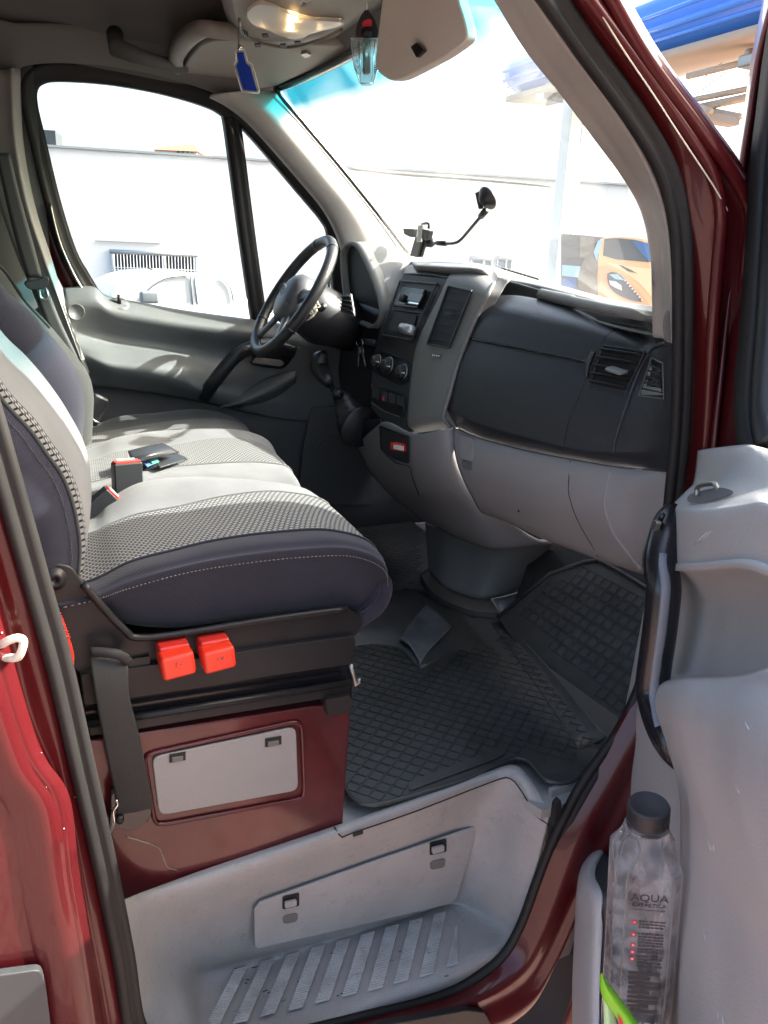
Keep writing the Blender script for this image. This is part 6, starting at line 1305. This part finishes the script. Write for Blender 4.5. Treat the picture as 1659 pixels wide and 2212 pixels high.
prism('red_print', [GP(1334, 2190, .001), GP(1344, 2202, .001), GP(1352, 2225, .001), GP(1340, 2225, .001)], FW*.001, M['red_ink'], gw)

# ================================================================== OVERHEAD
oc_ = thing('overhead_console', 'grey overhead console with a lit reading lamp in the ceiling', 'console', P(620, 40, 'Z', 2.09))
def ringZ(l, z): return [P(x, y, 'Z', z) for x, y in l]
e0 = [(466, -60), (478, 0), (492, 45), (512, 84), (540, 104), (590, 112), (650, 108), (712, 92), (752, 66), (800, 40), (860, 8), (930, -40), (960, -120), (700, -160), (520, -140)]
e1 = [(486, -60), (497, 0), (507, 38), (522, 70), (546, 88), (590, 97), (645, 95), (704, 82), (738, 62), (790, 30), (850, -2), (915, -45), (940, -115), (700, -150), (530, -130)]
e2 = [(500, -60), (508, 0), (516, 30), (530, 58), (552, 72), (590, 82), (640, 82), (694, 72), (728, 56), (780, 18), (840, -14), (900, -55), (920, -110), (700, -140), (545, -120)]
E0 = ringZ(e0, 2.125); E1 = ringZ(e1, 2.075); E2 = ringZ(e2, 2.062)
def close(l): return l+[l[0]]
cen = sum(E2, Vector())/len(E2)
vs_rows = [[p+Vector((0, 0, .10)) for p in close(E0)], close(E0), close(E1), close(E2), [p.lerp(cen, .5) for p in close(E2)], [p.lerp(cen, .98) for p in close(E2)]]
ob_ = loft('housing', vs_rows, M['console_grey'], oc_, 5, 4, solid=.003)
lens = [(533, 36), (538, 22), (553, 12), (572, 11), (600, 20), (632, 34), (680, 45), (735, 47), (741, 55), (720, 62), (699, 66), (668, 74), (650, 84), (625, 84), (585, 68), (550, 56)]
ln = prism('lamp_lens', cr(ringZ(lens, 2.052), 2, True), (0, 0, .008), M['lamp_lens'], oc_, bevel=.002)
prism('lamp_bowl', cr(ringZ(lens, 2.058), 2, True), (0, 0, .003), M['silver_plastic'], oc_)
em = mat('bulb_glow', (1, .8, .5), .5, emit=(1, .62, .25, 14))
for (x, y, r) in ((633, 43, .010), (627, 64, .008)):
    lathe('bulb', [(.001, -.002), (r*.7, 0), (r, .002), (r*.7, .004), (.001, .005)], P(x, y, 'Z', 2.0535), (0, 0, 1), em, ln, 16)
bzl = [(517, 42), (520, 66), (540, 84), (575, 96), (612, 102), (640, 100), (672, 92), (706, 80), (738, 64)]
tube('bezel', ringZ(bzl, 2.054), .0035, M['trim_shade'], oc_, 8, smoothn=4)
for (x, y) in ((573, 75), (557, 96), (612, 97), (643, 91)):
    prism('button', rpoly([P(x-8, y-3, 'Z', 2.052), P(x+6, y-4, 'Z', 2.052), P(x+8, y+3, 'Z', 2.052), P(x-6, y+4, 'Z', 2.052)], .004), (0, 0, -.003), M['rubber'], oc_, bevel=.001)
bm = bmesh.new()
for k in range(4): bar(bm, P(516+k*5.5, 58+k*3, 'Z', 2.056), P(521+k*5.5, 74+k*3, 'Z', 2.056), .003, .003, (0, 0, -1))
fin(bm, 'speaker_slot', M['rubber'], oc_)
# grab handle
tube('grab_handle', [P(248, 74, 'Z', 2.115), P(252, 104, 'Z', 2.07), P(300, 122, 'Z', 2.06), P(350, 136, 'Z', 2.06), P(392, 146, 'Z', 2.07), P(400, 140, 'Z', 2.10)], [.022, .024, .019, .017, .018, .02], M['dark_wall'], van, 12)
# driver's sun visor and its shelf edge
dv = prism('sun_visor', rpoly([P(*q, 'Z', 2.07) for q in ((392, 156), (406, 131), (434, 98), (468, 87), (600, 92), (700, 98), (752, 100), (700, 140), (640, 166), (600, 186), (540, 195), (458, 182))], .03), (0, 0, .02), M['console_grey'], van, bevel=.006, seg=3)
sweep('shelf_edge', [P(x, y, 'Z', z) for x, y, z in ((384, 152, 2.075), (380, 126, 2.07), (402, 92, 2.07), (436, 70, 2.07), (470, 72, 2.07), (520, 78, 2.07), (600, 82, 2.075))], [(-.02, .02), (-.018, -.006), (.0, -.012), (.018, -.004), (.02, .02)], M['console_grey'], van, (0, 0, 1), 4)
prism('visor_clip', rpoly([P(*q, 'Z', 2.062) for q in ((650, 118), (662, 115), (672, 120), (660, 126))], .003), (0, 0, .01), M['dull_metal'], van, bevel=.002)
# passenger sun visor, folded down
pv = thing('passenger_sun_visor', 'pale grey sun visor folded down in front of the windscreen', 'sun visor', P(900, 60, 'X', .20))
vo = [(820, 40), (830, -40), (980, -60), (988, 0), (1002, 40), (1010, 78), (1002, 94), (960, 124), (900, 156), (865, 174), (842, 175), (822, 162), (808, 146)]
vp = L(vo, 'X', .21)
prism('visor_pad', rpoly(vp, .02), (.020, 0, .002), M['visor_vinyl'], pv, bevel=.006, seg=3)
prism('visor_clip', rpoly(L([(893, 102), (907, 92), (923, 110), (906, 126)], 'X', .208), .003), (-.006, 0, 0), M['gloss_black'], pv, bevel=.002)
# blue hanging charm
dC = 1.72
CP_ = lambda x, y, o=0: P(x, y, 'd', dC+o)
ch = thing('hanging_charm', 'small blue acrylic keyring charm hanging from the overhead console', 'charm', CP_(530, 150))
tube('cord', [CP_(519, 20), CP_(517, 60), CP_(515, 85), CP_(517, 106)], .0014, M['dull_metal'], ch, 6, smoothn=3)
lathe('swivel', [(.004, -.006), (.005, 0), (.004, .006)], CP_(518, 104), UP, M['chrome'], ch, 12)
cho = [(509, 109), (528, 107), (535, 133), (546, 141), (561, 198), (557, 202), (523, 199), (505, 141), (510, 132)]
chi = [(512, 113), (525, 112), (531, 136), (541, 145), (555, 196), (526, 193), (510, 143), (515, 134)]
prism('acrylic', rpoly([CP_(x, y) for x, y in cho], .004), FW*.004, M['clear_plastic'], ch, bevel=.001)
prism('blue_insert', [CP_(x, y, -.0012) for x, y in chi], FW*.002, M['blue_foil'], ch)
bm = bmesh.new()
for i in range(len(cho)): bar(bm, CP_(*cho[i], -.0015), CP_(*cho[(i+1) % len(cho)], -.0015), .0022, .0015, -FW)
fin(bm, 'rim', M['white_plastic'], ch)
# air freshener
dA = 1.55
AP_ = lambda x, y, o=0: P(x, y, 'd', dA+o)
af = thing('air_freshener', 'clear hanging air freshener with a black top and red emblem', 'air freshener', AP_(792, 90))
tube('cord', [AP_(794, -30), AP_(793, 10), AP_(792, 22)], .0012, M['white_plastic'], af, 6)
prism('black_top', rpoly([AP_(x, y) for x, y in ((767, 81), (770, 56), (778, 36), (786, 24), (792, 18), (798, 24), (808, 38), (815, 58), (817, 82))], .006), FW*.005, M['ink'], af, bevel=.001)
prism('emblem', [AP_(x, y, -.0012) for x, y in ((783, 58), (782, 50), (788, 44), (797, 41), (803, 43), (803, 56), (794, 57), (790, 61))], FW*.001, M['red_ink'], af)
prism('clear_body', rpoly([AP_(x, y) for x, y in ((756, 83), (828, 83), (826, 100), (820, 140), (808, 176), (802, 181), (780, 181), (775, 172), (764, 142), (758, 104))], .004), FW*.008, M['clear_plastic'], af, bevel=.0015)
tube('liquid_vial', [AP_(793, 70, .002), AP_(792, 100, .002), AP_(792, 158, .002)], .0075, M['liquid'], af, 14)
tube('vial_collar', [AP_(792, 64, -.001), AP_(792, 80, -.001)], .010, M['rubber'], af, 14)
bm = bmesh.new()
for (cx, cy) in ((772, 137), (776, 152)):
    q = [AP_(cx, cy-8, -.0006), AP_(cx+8, cy, -.0006), AP_(cx, cy+8, -.0006), AP_(cx-8, cy, -.0006)]
    for i in range(4): bar(bm, q[i], q[(i+1) % 4], .0011, .0004, -FW)
    bar(bm, AP_(cx, cy-4, -.0006), AP_(cx, cy+1, -.0006), .001, .0004, -FW)
fin(bm, 'warning_diamond', mat('dia_red', (.35, .12, .12), .5), af)
bm = bmesh.new()
for k in range(5): bar(bm, AP_(808, 142+k*4, -.0006), AP_(821-k*1.2, 142+k*4, -.0006), .002, .0004, -FW)
fin(bm, 'bar_code', M['black_plastic'], af)
bm = bmesh.new()
for s_, e_ in (((757, 83), (827, 83)), ((757, 83), (766, 145)), ((827, 83), (819, 142)), ((766, 145), (778, 180)), ((819, 142), (805, 180)), ((778, 180), (804, 180)), ((775, 90), (780, 175)), ((810, 90), (803, 175))):
    bar(bm, AP_(*s_, -.0008), AP_(*e_, -.0008), .0016, .001, -FW)
fin(bm, 'moulded_edge', M['silver_plastic'], af)

# ================================================================== PHONE HOLDER
ph = thing('phone_holder', 'black phone holder on a bent arm with a suction cup on the windscreen', 'phone holder', P(905, 556, 'X', .74))
XP = lambda x, y, v=.74: P(x, y, 'X', v)
prism('cradle', rpoly([XP(*q) for q in ((903, 512), (918, 512), (914, 530), (907, 556), (891, 553))], .003), (-.010, 0, 0), M['hub_grey'], ph, bevel=.002)
prism('cradle_side', rpoly([XP(*q, .745) for q in ((915, 508), (924, 520), (920, 535), (914, 555), (906, 556), (913, 520))], .002), (-.008, 0, 0), M['black_plastic'], ph, bevel=.001)
prism('clamp_arm', rpoly([XP(*q) for q in ((879, 494), (902, 495), (900, 513), (893, 512), (881, 506))], .003), (-.014, 0, 0), M['black_plastic'], ph, bevel=.002)
prism('clamp_arm', rpoly([XP(*q) for q in ((915, 494), (937, 499), (932, 519), (922, 516), (914, 510))], .003), (-.016, 0, 0), M['black_plastic'], ph, bevel=.002)
prism('chrome_bar', rpoly([XP(*q, .728) for q in ((906, 487), (917, 486), (915, 505), (912, 523), (903, 523), (905, 505))], .003), (-.006, 0, 0), M['chrome'], ph, bevel=.002)
tube('top_hook', [XP(912, 484), XP(922, 482), XP(927, 484), XP(926, 494)], .004, M['black_plastic'], ph, 8)
tube('ball_joint', [XP(922, 525, .75), XP(930, 524, .75), XP(936, 523, .75)], [.012, .015, .010], M['black_plastic'], ph, 14)
tube('arm_sleeve', [XP(940, 525, .74), XP(946, 525, .738), XP(963, 526, .73)], [.004, .0075, .0075], M['black_plastic'], ph, 12)
tube('bent_arm', [XP(962, 526, .73), XP(975, 526, .72), XP(988, 523, .71), XP(1000, 513, .70), (XP(1018, 492, .675)), XP(1040, 466, .65)], .0042, M['rubber'], ph, 10, smoothn=5)
tube('cup_stem', [XP(1039, 467, .65), XP(1050, 454, .645)], .0085, M['black_plastic'], ph, 12)
cc = XP(1049, 431, .63); cax = (RT*.80+UP*.62+FW*.30).normalized()
lathe('suction_cup', [(.009, -.012), (.015, -.009), (.023, .000), (.0285, .005), (.029, .0075), (.001, .0075)], cc, cax, M['black_plastic'], ph, 32)
prism('cup_lever', rpoly([XP(*q, .625) for q in ((1026, 417), (1034, 413), (1036, 430), (1040, 450), (1034, 452), (1030, 436))], .002), (.006, 0, 0), M['rubber'], ph, bevel=.001)
# interior rear-view details on the windscreen base
